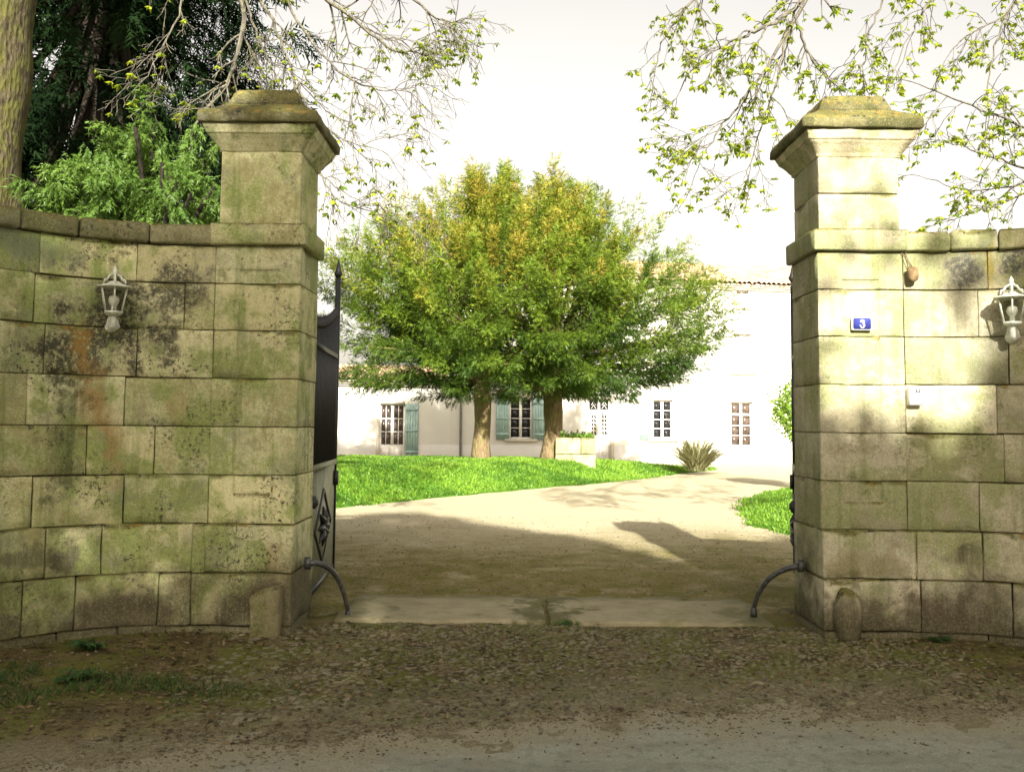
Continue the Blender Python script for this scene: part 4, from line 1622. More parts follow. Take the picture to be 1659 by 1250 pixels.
M_clay = plain('brown_weight', (0.17, 0.12, 0.06), 0.85, 0.2, var=0.5, scale=20)
s1, z1 = wall_pt(map_right, 1474, 446, 1)
wpnt = map_right(np.array([[s1, -0.05, z1]]))[0]
hang = thing('hanging_weight', 'small brown lump hung on a cord under the coping beside the sunlit pillar', 'weight', wpnt)
o = boulder('weight', tuple(wpnt), (0.042, 0.04, 0.06), None, 1.3, M_clay, None)
o.parent = hang
o.location = (0, 0, -float(wpnt[2]))
top = wpnt + np.array([-0.035, 0.035, 0.17])
MB().tube([wpnt + [0, 0, 0.055], wpnt + np.array([-0.02, 0.03, 0.11]), top], 0.004, 5).build('cord', M_clay, hang)
MB().tube([wpnt + [-0.012, 0, 0.055], top + np.array([-0.03, 0, 0])], 0.003, 5).build('cord', M_clay, hang)

# ------------------------------------------------------------------ yews
M_yewbark = bark_mat('yew_bark', (0.085, 0.055, 0.03), (0.22, 0.165, 0.095), (0.15, 0.14, 0.05), 0.5, 5)
M_yew = leaf_mat('yew_needles', (0.014, 0.042, 0.005), (0.145, 0.22, 0.018), 0.25, (0.27, 0.215, 0.03))
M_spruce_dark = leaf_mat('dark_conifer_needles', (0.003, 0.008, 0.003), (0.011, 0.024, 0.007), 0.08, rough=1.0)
M_spruce_fresh = leaf_mat('fresh_conifer_needles', (0.03, 0.075, 0.012), (0.11, 0.19, 0.03), 0.3)


def sprays(mb, B, D, L, k=7, tint=None, lw=0.22, ll=0.42, flat_up=True):
    """flat feathery sprays: a twig from B along D, needle-tufts to both sides"""
    n = len(B)
    D = unit(D)
    up = np.array([0, 0, 1.0]) + 0.5 * RNG.normal(size=(n, 3))
    side = unit(np.cross(D, up))
    nrm = unit(np.cross(side, D))
    for j in range(k):
        t = (j + 0.6) / k
        s = 1 if j % 2 else -1
        if j == k - 1:
            s = 0
        base = B + D * (L * t)[:, None]
        dr = D * 0.75 + side * (0.8 * s) + 0.25 * RNG.normal(size=(n, 3)) + np.array([0, 0, -0.15])
        v, f = leaf_tris(base, dr, nrm + 0.5 * RNG.normal(size=(n, 3)), L * ll * RNG.uniform(0.7, 1.2, n), L * lw)
        mb.add(v, f, np.repeat(np.clip(tint + RNG.normal(0, 0.12, n), 0, 2), 3))


def crown_tree(name, label, cat, base, ztab, rtab, apex_shift, squash, n_cl, per, spray_len, mat, bark, trunk_r, limb_top, seed,
               clump=(1.0, 0.42), droop=0.25, tint_top=0.0, group=None, keep=None, lobes=0.18, k=7, tint_mid=0.5, lw=0.22, ll=0.42, hang=0.0, shoots=0):
    global RNG
    RNG = np.random.default_rng(seed)
    bx, by, bz = base
    t = thing(name, label, cat, base, group)
    # trunk with flare and limbs
    z_split = limb_top
    tr = MB()
    zz = np.linspace(-0.15, z_split, 9)
    rr = trunk_r * (1 + 0.32 * np.exp(-np.maximum(zz, 0) * 3.0) + 0.05 * np.sin(zz * 5))
    pts = np.stack([bx + 0.05 * np.sin(zz * 1.3) * trunk_r * 4, by + 0 * zz, bz + zz], -1)
    tr.tube(pts, rr, 14)
    q = np.concatenate(tr.v)
    dd = unit(np.stack([q[:, 0] - bx, q[:, 1] - by, 0 * q[:, 0]], -1))
    q = q + dd * (0.16 * trunk_r * vnoise(q * np.array([1, 1, 0.3]), 5 / max(trunk_r, 0.1) * 0.3, 2))[:, None]
    tr.v = [q]
    tr.build('trunk', bark, t, True)
    top = pts[-1]
    # clumps over the crown surface and inside it
    zmin, zmax = ztab[0], ztab[-1]
    C, O = [], []
    az = 0.0
    while len(C) < n_cl:
        z = RNG.uniform(zmin, zmax)
        r = np.interp(z, ztab, rtab)
        if RNG.uniform() > r / max(rtab) + 0.12:
            continue
        a = RNG.uniform(0, 2 * math.pi)
        lob = 1 + lobes * vnoise([[math.cos(a) * 1.6, math.sin(a) * 1.6, z * 0.5 + seed]], 1.0, seed)[0]
        f = 1.0 if RNG.uniform() < 0.72 else RNG.uniform(0.35, 0.9)
        sh = apex_shift * (z - zmin) / (zmax - zmin)
        p = np.array([bx + sh + r * lob * f * math.cos(a), by + r * lob * f * squash * math.sin(a), bz + z])
        rad = np.array([math.cos(a), math.sin(a) * squash, 0])
        tz = (z - zmin) / (zmax - zmin)
        o = unit(rad * (1.0 - 0.55 * tz) + np.array([0, 0, -0.15 + 1.15 * tz]))
        if keep is not None and not keep(p):
            continue
        C.append(p)
        O.append(o)
    C, O = np.array(C), np.array(O)
    if hang:
        rr_ = unit(C - np.array([bx, by, 0]) * 1.0) * [1, 1, 0]
        O = unit(O * (1 - hang) + np.array([0, 0, -1.0]) * hang + 0.2 * RNG.normal(size=C.shape))
    wm, lm = np.ones(len(C)), np.ones(len(C))
    for i in range(shoots):
        z = zmin + (zmax - zmin) * RNG.uniform(0.35, 1.0)
        a = RNG.uniform(0, 2 * math.pi)
        r = np.interp(z, ztab, rtab) * RNG.uniform(0.92, 1.08)
        sh = apex_shift * (z - zmin) / (zmax - zmin)
        C = np.concatenate([C, [[bx + sh + r * math.cos(a), by + r * squash * math.sin(a), bz + z]]])
        O = np.concatenate([O, unit(np.array([[math.cos(a) * 0.45, math.sin(a) * 0.45, 0.9]]))])
        wm, lm = np.append(wm, 0.42), np.append(lm, 0.85)
    limb = MB()
    for i in range(0, len(C), max(1, len(C) // 60)):
        mid = top * 0.5 + C[i] * 0.5 + np.array([0, 0, 0.25])
        b0 = top - [0, 0, RNG.uniform(0, 0.5)]
        limb.tube(bezier(b0, mid * 0.6 + np.array([top[0], top[1], C[i][2]]) * 0.4, C[i] - O[i] * 0.3, 7), np.linspace(trunk_r * 0.32, 0.02, 7), 5)
    limb.build('limbs', bark, t, True)
    mb = MB()
    n = len(C) * per
    ci = np.repeat(np.arange(len(C)), per)
    cs = RNG.uniform(0.6, 1.35, len(C))[ci]
    # points in a cone-like clump around its axis
    al = RNG.uniform(-0.55, 0.65, n) * clump[0] * cs * lm[ci]
    wid = clump[1] * cs * wm[ci] * (1.05 - 0.75 * (al / (clump[0] * cs * lm[ci]) + 0.5).clip(0, 1))
    rd = unit(RNG.normal(size=(n, 3)))
    rd = rd - (rd * O[ci]).sum(1)[:, None] * O[ci]
    B = C[ci] + O[ci] * al[:, None] + rd * (wid * RNG.uniform(0.4, 1, n))[:, None]
    D = O[ci] * 0.8 + unit(rd) * 0.75 + np.array([0, 0, -droop]) + 0.3 * RNG.normal(size=(n, 3))
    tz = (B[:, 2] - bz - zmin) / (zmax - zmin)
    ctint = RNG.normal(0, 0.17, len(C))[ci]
    tint = np.clip(tint_mid + ctint + tint_top * sm(0.2, 0.95, tz) - tint_top * 0.8 * sm(0.45, 0.0, tz), 0, 2)  # flowering top yellower; shade low in the crown put into the darker tint
    sprays(mb, B, D, spray_len * RNG.uniform(0.6, 1.3, n), k, tint, lw, ll)
    mb.build('crown', mat, t, tint=True)
    return t


YZ = np.array([2.0, 2.7, 3.8, 5.1, 6.1, 7.4, 8.2, 8.9, 9.35])
YR = np.array([3.2, 4.4, 4.85, 4.7, 4.2, 2.95, 2.0, 1.05, 0.2])
YZ = 1.85 + (YZ - 2.0) * 0.80
YR = np.maximum(YR * 0.91 - 0.55, 0.12) * np.array([1, 1, 1, 1.03, 1.08, 1.16, 1.22, 1.2, 1])
bL = at_y(779, 744, 26.8)
bR = at_y(893, 745, 27.3)
bL[2] = float(lawn_h(bL[0], bL[1])) - 0.03
bR[2] = float(lawn_h(bR[0], bR[1])) - 0.03
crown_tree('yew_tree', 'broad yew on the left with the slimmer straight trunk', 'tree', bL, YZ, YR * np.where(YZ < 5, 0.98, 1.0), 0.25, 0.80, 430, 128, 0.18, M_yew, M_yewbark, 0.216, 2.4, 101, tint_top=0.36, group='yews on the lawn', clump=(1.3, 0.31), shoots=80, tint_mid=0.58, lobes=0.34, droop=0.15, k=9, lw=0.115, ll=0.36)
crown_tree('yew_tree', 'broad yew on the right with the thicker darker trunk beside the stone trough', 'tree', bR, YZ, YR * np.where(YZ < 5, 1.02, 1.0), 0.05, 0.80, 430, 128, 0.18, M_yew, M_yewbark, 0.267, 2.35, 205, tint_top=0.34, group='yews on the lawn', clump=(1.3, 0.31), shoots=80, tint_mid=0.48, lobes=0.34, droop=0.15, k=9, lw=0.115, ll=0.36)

M_darkbark = bark_mat('dark_conifer_bark', (0.012, 0.010, 0.008), (0.035, 0.028, 0.02))
# dark conifer and the sunlit young one behind the left wall
cb = at_y(150, 700, 14.5)
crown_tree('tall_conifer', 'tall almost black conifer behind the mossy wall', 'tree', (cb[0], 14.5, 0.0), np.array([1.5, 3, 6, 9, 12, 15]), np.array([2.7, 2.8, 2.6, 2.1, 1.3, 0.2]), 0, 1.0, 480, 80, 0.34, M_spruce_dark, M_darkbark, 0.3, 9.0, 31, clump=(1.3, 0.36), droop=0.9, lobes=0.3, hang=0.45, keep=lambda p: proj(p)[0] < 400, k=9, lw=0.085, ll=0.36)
cb2 = at_y(235, 700, 9.1)
crown_tree('young_conifer', 'bright green drooping conifer just behind the mossy wall', 'tree', (cb2[0], 9.1, 0.0), np.array([1.2, 2.2, 3.1, 3.75, 4.05, 4.3]), np.array([0.86, 0.86, 0.84, 0.72, 0.45, 0.15]), 0.0, 0.8, 190, 110, 0.11, M_spruce_fresh, M_darkbark, 0.10, 2.2, 57, clump=(0.62, 0.075), droop=0.9, lobes=0.6, hang=0.55, tint_mid=0.62, k=9, lw=0.12, ll=0.38)

# ------------------------------------------------------------------ horse chestnuts with young leaves
M_chest = leaf_mat('young_chestnut_leaves', (0.09, 0.16, 0.02), (0.34, 0.40, 0.035), 0.5)
M_chestbark = bark_mat('chestnut_bark', (0.06, 0.055, 0.05), (0.17, 0.155, 0.125), (0.15, 0.15, 0.07), 0.4, 7)
M_mosstrunk = bark_mat('mossy_chestnut_bark', (0.025, 0.020, 0.012), (0.095, 0.08, 0.045), (0.085, 0.085, 0.022), 0.85, 9)


class Chestnut:
    def __init__(self, seed, leafy):
        self.rng = np.random.default_rng(seed)
        self.mb = MB()
        self.leaf = []
        self.leafy = leafy

    def twig(self, p, d, L, r, level):
        g = self.rng
        n = max(4, int(L / 0.09))
        st = L / n
        pts = [np.array(p)]
        d = unit(d)
        for i in range(n):
            t = i / n
            d = unit(d + np.array([0, 0, -0.17 if t < 0.55 else 0.16]) * (1.0 if level < 2 else 0.8) + g.normal(0, 0.13, 3))
            pts.append(pts[-1] + d * st)
        pts = np.array(pts)
        self.mb.tube(pts, np.linspace(r * 0.75, max(0.0034, r * 0.3), len(pts)), 4 if r < 0.012 else 5, cap=False)
        if level < 3:
            m = int(L / (0.15 if level == 1 else 0.14)) + (1 if level < 2 else 0)
            for k in range(m):
                i = g.integers(max(1, n // 5), n)
                ax = unit(g.normal(size=3))
                dd = unit(np.cross(pts[i] - pts[i - 1], ax))
                dir2 = unit(pts[i] - pts[i - 1]) * 0.7 + dd * 0.75 + np.array([0, 0, -0.1])
                self.twig(pts[i], dir2, L * g.uniform(0.32, 0.6), max(0.0034, r * 0.5), level + 1)
        if g.uniform() < self.leafy:
            self.leaf.append((pts[-1], g.uniform(0.03, 0.07)))
        if level >= 2 and g.uniform() < self.leafy * 0.45:
            self.leaf.append((pts[len(pts) // 2], g.uniform(0.03, 0.06)))

    def limb(self, spec, r0, r1, nsub, subL):
        g = self.rng
        P = np.array([at_y(*q) for q in spec])
        # smooth
        t = np.linspace(0, len(P) - 1, (len(P) - 1) * 6 + 1)
        Q = np.stack([np.interp(t, np.arange(len(P)), P[:, i]) for i in range(3)], -1)
        for _ in range(4):
            Q[1:-1] = (Q[:-2] + 2 * Q[1:-1] + Q[2:]) / 4
        Q[1:-1] += g.normal(0, 0.012, Q[1:-1].shape)
        self.mb.tube(Q, np.linspace(r0, r1, len(Q)) * 0.52, 8, cap=False)
        for k in range(nsub):
            i = int(g.uniform(0.22, 1.0) * (len(Q) - 2)) + 1
            ax = unit(g.normal(size=3))
            t_ = unit(Q[i] - Q[i - 1])
            side = unit(np.cross(t_, ax))
            self.twig(Q[i], t_ * 0.55 + side * 0.8, subL * g.uniform(0.5, 1.15), max(0.005, (r0 + (r1 - r0) * i / len(Q)) * 0.42), 1)
        self.twig(Q[-1], Q[-1] - Q[-2], subL * 0.7, r1, 1)

    def leaves(self, parent):
        g = self.rng
        mb = MB()
        P = np.array([l[0] for l in self.leaf])
        Sz = np.array([l[1] for l in self.leaf])
        n = len(P)
        az0 = g.uniform(0, 6.28, n)
        yb = g.uniform(0, 1, n)
        ax = unit(g.normal(size=(n, 3)) * 0.35 + np.array([0, 0, -0.5]))
        for j in range(6):
            a = az0 + j * 2 * math.pi / 6
            rad = np.stack([np.cos(a), np.sin(a), 0 * a], -1)
            d = rad * 0.8 + ax * 0.8
            L = Sz * g.uniform(0.8, 1.35, n) * 1.25
            v, f = leaf_quads(P, d, rad * 0.5 + np.array([0, 0, 1.0]) + 0.4 * g.normal(size=(n, 3)), L, L * 0.42)
            mb.add(v, f, np.repeat(np.clip(yb + g.normal(0, 0.1, n), 0, 1), 4))
        mb.build('leaves', M_chest, parent, tint=True)


# left tree
tb = at_y(-60, 760, 9.4)
tl = thing('horse_chestnut', 'chestnut with the mossy trunk at the left edge and bare drooping twigs', 'tree', (tb[0], 9.4, 0), 'horse chestnuts coming into leaf')
P = np.array([(tb[0] - 0.05, 9.4, -0.1)] + [at_y(*q) for q in ((-42, 560, 9.4), (-34, 300, 9.4), (-16, 130, 9.4), (-2, 0, 9.4), (30, -200, 9.5), (70, -420, 9.6))])
t_ = np.linspace(0, 6, 37)
Q = np.stack([np.interp(t_, np.arange(7), P[:, i]) for i in range(3)], -1)
for _ in range(6):
    Q[1:-1] = (Q[:-2] + 2 * Q[1:-1] + Q[2:]) / 4
mb = MB().tube(Q, np.linspace(0.42, 0.30, len(Q)), 22)
q = np.concatenate(mb.v)
ctr = np.repeat(Q, 22, axis=0)[:len(q)]
mb.v = [q + unit(q - ctr) * (0.03 * vnoise(q * np.array([1, 1, 0.4]), 9, 3) + 0.05 * vnoise(q, 2.2, 4))[:, None]]
mb.build('trunk', M_mosstrunk, tl, True)
ch = Chestnut(5, 0.20)
for spec, r0, r1, ns, sl in [
    (((60, -380, 9.6), (200, -260, 10.2), (330, -120, 10.8), (398, 0, 11.2), (388, 80, 11.3), (372, 130, 11.4), (340, 170, 11.4)), 0.09, 0.03, 9, 0.7),
    (((60, -380, 9.6), (260, -250, 10.5), (420, -90, 11), (560, 20, 11.3), (640, 90, 11.5), (690, 75, 11.6)), 0.09, 0.012, 15, 0.8),
    (((70, -420, 9.6), (400, -260, 11), (560, -100, 11.5), (660, -10, 11.8), (720, 40, 12), (760, 30, 12)), 0.08, 0.008, 12, 0.75),
    (((330, -120, 10.8), (440, 20, 11.2), (470, 110, 11.4), (500, 180, 11.4), (560, 230, 11.3), (620, 245, 11.3)), 0.045, 0.008, 13, 0.75),
    (((420, -90, 11), (480, 40, 11.2), (560, 130, 11.4), (640, 150, 11.5), (685, 135, 11.6)), 0.04, 0.008, 13, 0.75),
    (((470, 110, 11.4), (500, 240, 11.2), (540, 325, 11), (620, 345, 11), (680, 380, 11)), 0.03, 0.006, 10, 0.6),
    (((300, -150, 10.6), (300, 0, 10.8), (265, 80, 10.8), (232, 130, 10.7)), 0.035, 0.008, 9, 0.6),
    (((398, 0, 11.2), (420, 70, 11.3), (448, 120, 11.4), (455, 175, 11.4)), 0.03, 0.012, 9, 0.6),
    (((372, 130, 11.3), (340, 175, 10.9), (290, 180, 10.6), (245, 165, 10.4)), 0.018, 0.006, 4, 0.4),
    (((500, 240, 11.2), (520, 290, 11.1), (590, 330, 11), (660, 350, 11)), 0.02, 0.006, 8, 0.5),
    (((560, 20, 11.3), (600, 40, 11.6), (660, 80, 11.8), (700, 95, 11.9)), 0.018, 0.006, 8, 0.55),
]:
    ch.limb(spec, r0, r1, int(ns * 1.4), sl)
ch.mb.build('branches', M_chestbark, tl, True)
ch.leaves(tl)

# right tree
tr_ = thing('horse_chestnut', 'chestnut whose leafy branches hang over the wall at the upper right', 'tree', (8.6, 12.4, 0), 'horse chestnuts coming into leaf')
mb = MB().tube([(8.6, 12.4, -0.1), (8.62, 12.4, 1.2), (8.55, 12.35, 3.0), (8.3, 12.2, 5.2), (7.9, 11.9, 7.6)], [0.5, 0.38, 0.33, 0.27, 0.2], 16)
mb.build('trunk', M_chestbark, tr_, True)
ch = Chestnut(19, 0.66)
for spec, r0, r1, ns, sl in [
    (((1990, -250, 11.9), (1700, -330, 11.3), (1450, -200, 11), (1335, -50, 10.8), (1275, 28, 10.7), (1215, 52, 10.6), (1165, 78, 10.6), (1115, 120, 10.6)), 0.10, 0.010, 15, 0.7),
    (((1335, -50, 10.8), (1288, 30, 10.7), (1240, 110, 10.6), (1195, 175, 10.6), (1150, 230, 10.6), (1125, 285, 10.6)), 0.05, 0.007, 15, 0.65),
    (((1288, 30, 10.7), (1312, 90, 10.7), (1345, 130, 10.8), (1362, 150, 10.8)), 0.035, 0.008, 8, 0.5),
    (((1280, 35, 10.7), (1262, 120, 10.6), (1235, 200, 10.6), (1215, 270, 10.6), (1200, 305, 10.6)), 0.03, 0.006, 12, 0.55),
    (((1450, -200, 11), (1435, -10, 10.8), (1405, 60, 10.7), (1398, 120, 10.7)), 0.035, 0.010, 10, 0.55),
    (((1990, 100, 11.9), (1750, 225, 11), (1659, 205, 10.8), (1560, 165, 10.7), (1475, 132, 10.6)), 0.05, 0.010, 14, 0.6),
    (((1990, 100, 11.9), (1740, 290, 11), (1645, 268, 10.8), (1570, 240, 10.7), (1512, 226, 10.6)), 0.04, 0.008, 13, 0.55),
    (((1990, 150, 11.9), (1740, 270, 11), (1650, 318, 10.9), (1590, 340, 10.8), (1520, 362, 10.8)), 0.04, 0.007, 14, 0.5),
    (((1950, -150, 11.9), (1700, -90, 11.1), (1625, 30, 10.9), (1600, 120, 10.8), (1600, 205, 10.8)), 0.04, 0.010, 13, 0.6),
    (((1700, -330, 11.3), (1560, -90, 11), (1495, 20, 10.9), (1462, 80, 10.8)), 0.04, 0.008, 12, 0.6),
    (((1990, 120, 11.9), (1760, 240, 11), (1660, 300, 10.9), (1570, 312, 10.8), (1490, 285, 10.8)), 0.035, 0.007, 12, 0.5),
    (((1450, -200, 11), (1230, -110, 10.8), (1120, 0, 10.7), (1070, 70, 10.6), (1055, 130, 10.6)), 0.045, 0.008, 15, 0.65),
    (((1700, -330, 11.3), (1680, -100, 11), (1640, 20, 10.9), (1560, 60, 10.8), (1530, 100, 10.8)), 0.035, 0.008, 14, 0.6),
]:
    ch.limb(spec, r0, r1, ns, sl)
ch.mb.build('branches', M_chestbark, tr_, True)
ch.leaves(tr_)

# ------------------------------------------------------------------ trees over the road, unseen behind the viewer: crowns carved to shade the gateway
M_street = leaf_mat('roadside_tree_leaves', (0.05, 0.09, 0.018), (0.13, 0.19, 0.03), 0.4)


def shade_top(x):
    """height, in the plane of the gateway, up to which the roadside crowns keep the sun off"""
    return np.interp(x, [-9, -6, -4, -2.4, -1.8, -1.4, -0.9, 0, 0.6, 1.5, 2.15, 2.35, 3.2, 3.55, 3.75, 5, 8, 11],
                     [1.5, 2.6, 3.1, 3.3, 4.5, 5.0, 4.9, 4.1, 3.7, 3.0, 2.1, 1.45, 1.3, 1.6, 3.0, 3.4, 3.2, 1.5])


RNG = np.random.default_rng(77)
for cx_, rad_, lab in ((-2.2, 5.2, 'leafy roadside tree behind the viewer facing the shaded pillar'), (6.9, 5.4, 'leafy roadside tree behind the viewer facing the sunlit pillar')):
    t = thing('roadside_tree', lab, 'tree', (cx_, -5.5, 0), 'roadside trees behind the viewer')
    mb = MB().tube([(cx_, -5.5, -0.2), (cx_ + 0.05, -5.5, 1.5), (cx_, -5.4, 3.5), (cx_, -5.3, 5.5), (cx_, -5.3, 7)], [0.4, 0.3, 0.24, 0.16, 0.05], 12)
    for k in range(22):
        z = RNG.uniform(2.5, 5.5)
        a = RNG.uniform(0, 6.28)
        e = np.array([math.cos(a) * rad_ * 0.75, math.sin(a) * 1.8, RNG.uniform(0.3, 1.6)])
        mb.tube(bezier((cx_, -5.4, z), (cx_ + e[0] * 0.5, -5.4 + e[1] * 0.5, z + 0.3), (cx_ + e[0], -5.4 + e[1], z + e[2]), 7), np.linspace(0.08, 0.012, 7), 5)
    mb.build('trunk', M_chestbark, t, True)
    n = 80000
    x = cx_ + RNG.uniform(-1, 1, n) * (rad_ + 1)
    y = RNG.uniform(-7.6, -3.6, n)
    z = RNG.uniform(2.2, 12.0, n)
    P = np.stack([x, y, z], -1)
    # where the sun ray through this leaf meets the plane of the gateway
    q = P + SUN * ((YF - y) / SUN[1])[:, None]
    wob = 0.28 * vnoise(P, 1.1, 3) + 0.22 * vnoise(P, 2.6, 4)
    own = (x < 2.4 + 0.5 * vnoise(P, 0.7, 9)) if cx_ < 2 else (x >= 2.4 + 0.5 * vnoise(P, 0.7, 9))
    gap = np.where((q[:, 2] > shade_top(q[:, 0]) + wob), 1.0, 0.0)
    sparse = (q[:, 0] > 2.2) & (q[:, 0] < 3.7) & (q[:, 2] < 3.9) & (vnoise(P, 1.5, 6) > 0.30) & (RNG.uniform(0, 1, n) < 0.11)
    keep = own & ((gap < 0.5) | sparse) & (vnoise(P, 0.9, 8) > -0.5) & (z > 2.6 + 0.6 * vnoise(P, 0.6, 2))
    gh = P - SUN * (z / SUN[2])[:, None]
    for fx, fy, fr in ((0.57, 4.98, 0.10), (0.85, 4.4, 0.09), (2.2, 4.75, 0.08), (-1.0, 12.9, 0.12)):
        keep &= ((gh[:, 0] - fx) ** 2 + (gh[:, 1] - fy) ** 2) > fr ** 2
    P = P[keep]
    n = len(P)
    v, f = leaf_quads(P, rand_dirs(n), rand_dirs(n), RNG.uniform(0.16, 0.32, n), RNG.uniform(0.12, 0.22, n))
    MB().add(v, f, np.repeat(RNG.uniform(0, 1, n), 4)).build('crown', M_street, t, tint=True)

# ------------------------------------------------------------------ small things in the garden
M_trough = limestone('trough_stone', (0.28, 0.26, 0.17), (0.42, 0.39, 0.27), (0.22, 0.22, 0.09), (), 0.6, 0.5)
M_green = leaf_mat('garden_leaves', (0.05, 0.11, 0.015), (0.14, 0.26, 0.03), 0.3)
p0, p1 = at_y(900, 747, 26.6), at_y(965, 709, 26.6)
c = np.array([(p0[0] + p1[0]) / 2, 27.0, 0.0])
p0[2] = min(p0[2], float(lawn_h(p0[0], 26.6)), float(lawn_h(p1[0], 26.6)))
tro = thing('stone_trough', 'pale stone trough planted with greenery beside the right yew trunk', 'trough', (c[0], c[1], p0[2]))
zb_, zt_ = p0[2] - 0.05, p1[2]
zm_ = (zb_ + zt_) / 2
for k, (a, b, y0, y1, z0, z1) in enumerate((
        (p0[0], c[0] - 0.1, 26.6, 26.85, zb_, zm_), (c[0] - 0.096, p1[0], 26.6, 26.85, zb_, zm_), (p0[0], c[0] + 0.14, 26.6, 26.85, zm_ + 0.003, zt_), (c[0] + 0.144, p1[0], 26.6, 26.85, zm_ + 0.003, zt_),
        (p0[0], p0[0] + 0.22, 26.86, 27.25, zb_, zt_), (p1[0] - 0.22, p1[0], 26.86, 27.25, zb_, zt_), (p0[0], p1[0], 27.26, 27.4, zb_, zt_))):
    v, f = rough_box((a, y0, z0), (b, y1, z1), 0.12, 0.025, 0.012, k + 1.5, ystep=0.12)
    MB().add(v, f).build('trough_stone', M_trough, tro, True)
MB().box((p0[0] + 0.22, 26.85, zb_), (p1[0] - 0.22, 27.26, zt_ - 0.06)).build('soil', M_mortar, tro)
RNG = np.random.default_rng(5)
pl = thing('trough_plants', 'low green plants growing along the top of the stone trough', 'plants', (c[0], c[1], zt_))
n = 900
B = np.stack([RNG.uniform(p0[0] + 0.15, p1[0] - 0.05, n), RNG.uniform(26.7, 27.25, n), np.full(n, zt_ - 0.07)], -1)
B[:, 2] += RNG.uniform(0, 0.16, n) * (0.4 + np.abs(vnoise(B, 4, 3)) * 1.3)
v, f = leaf_quads(B, rand_dirs(n) + [0, -0.2, 0.5], rand_dirs(n), RNG.uniform(0.05, 0.13, n), 0.045)
MB().add(v, f, np.repeat(RNG.uniform(0, 1, n), 4)).build('foliage', M_green, pl, tint=True)


def clump_plant(name, label, cat, base, n, length, width, lean, mat, stalks=0, seed=1, parts='leaves', arch=0.5):
    g = np.random.default_rng(seed)
    t = thing(name, label, cat, base)
    mb = MB()
    for i in range(n):
        a = g.uniform(0, 6.28)
        L = length * g.uniform(0.55, 1.1)
        ln = lean * g.uniform(0.2, 1.2)
        e = np.array([math.cos(a), math.sin(a), 0])
        s = np.array([-math.sin(a), math.cos(a), 0])
        b = np.array(base) + e * g.uniform(0, length * 0.18) + g.normal(0, length * 0.05, 3) * [1, 1, 0]
        tt = np.linspace(0, 1, 6)
        pth = b + e * (ln * L * (tt + arch * tt ** 2))[:, None] + np.array([0, 0, 1.0]) * (L * (tt - arch * ln * tt ** 2.2))[:, None]
        w = width * np.array([0.7, 1, 1, 0.8, 0.5, 0.03])
        v = np.concatenate([pth - s * w[:, None] / 2, pth + s * w[:, None] / 2])
        f = np.array([(j, j + 1, 6 + j + 1, 6 + j) for j in range(5)])
        mb.add(v, f, g.uniform(0, 1))
    mb.build(parts, mat, t, tint=True)
    if stalks:
        sk = MB()
        for i in range(stalks):
            e = g.normal(0, 0.18, 3) * [1, 1, 0]
            b = np.array(base) + g.normal(0, length * 0.12, 3) * [1, 1, 0]
            H = length * g.uniform(1.5, 2.3)
            pts = np.array([b, b + e * H * 0.5 + [0, 0, H * 0.6], b + e * H * 1.1 + [0, 0, H]])
            sk.tube(bezier(*pts, 8), np.linspace(0.012, 0.006, 8), 5, tint=0.9)
            for q in range(14):
                u = g.uniform(0.55, 1)
                p = bezier(*pts, 30)[int(u * 29)]
                sk.tube([p, p + g.normal(0, 0.05, 3)], [0.007, 0.004], 4, tint=0.9)
        sk.build('dry_stalks', M_straw, t)
    return t


M_straw = plain('dry_straw', (0.50, 0.44, 0.32), 0.9, 0.1)
M_flax = leaf_mat('flax_leaves', (0.08, 0.10, 0.04), (0.38, 0.36, 0.20), 0.25)
b = at_y(1128, 762, 29.5)
clump_plant('flax_clump', 'grey green clump of strap leaves with dry stalks at the lawn tip', 'plant', (b[0], 29.5, max(0.0, b[2])), 520, 1.25, 0.045, 0.8, M_flax, 22, 3)
# pale shrub by the right pillar, beyond the gate
RNG = np.random.default_rng(15)
M_shrub = leaf_mat('pale_shrub_leaves', (0.12, 0.22, 0.03), (0.28, 0.42, 0.06), 0.45)
sc_ = at_y(1302, 660, 23.0)
t = thing('pale_shrub', 'pale green shrub peeping out behind the edge of the sunlit pillar', 'shrub', (sc_[0], 23.0, 0.0))
mb = MB().tube([(sc_[0], 23, -0.1), (sc_[0] + 0.05, 23, 0.8), (sc_[0], 23, 1.6)], [0.07, 0.05, 0.03], 8)
for k in range(9):
    a = k * 0.7
    mb.tube(bezier((sc_[0], 23, 0.8), (sc_[0] + 0.2 * math.cos(a), 23 + 0.2 * math.sin(a), 1.4), (sc_[0] + 0.45 * math.cos(a), 23 + 0.45 * math.sin(a), 1.6 + 0.1 * k), 6), np.linspace(0.03, 0.006, 6), 5)
mb.build('stems', M_chestbark, t, True)
n = 5200
u = rand_dirs(n) * (RNG.uniform(0.25, 1, n) ** 0.5)[:, None]
B = np.array([sc_[0], 23.0, 1.9]) + u * np.array([0.72, 0.75, 0.85]) * (1 + 0.35 * vnoise(u * 2, 1.3, 5))[:, None]
v, f = leaf_quads(B, rand_dirs(n) + u * 0.6, rand_dirs(n), RNG.uniform(0.06, 0.13, n), 0.045)
MB().add(v, f, np.repeat(RNG.uniform(0, 1, n), 4)).build('foliage', M_shrub, t, tint=True)

# weeds at the foot of the walls
M_weed = leaf_mat('verge_weeds', (0.02, 0.045, 0.012), (0.07, 0.13, 0.03), 0.3)
M_fern = leaf_mat('fern_fronds', (0.03, 0.08, 0.025), (0.08, 0.17, 0.05), 0.3)


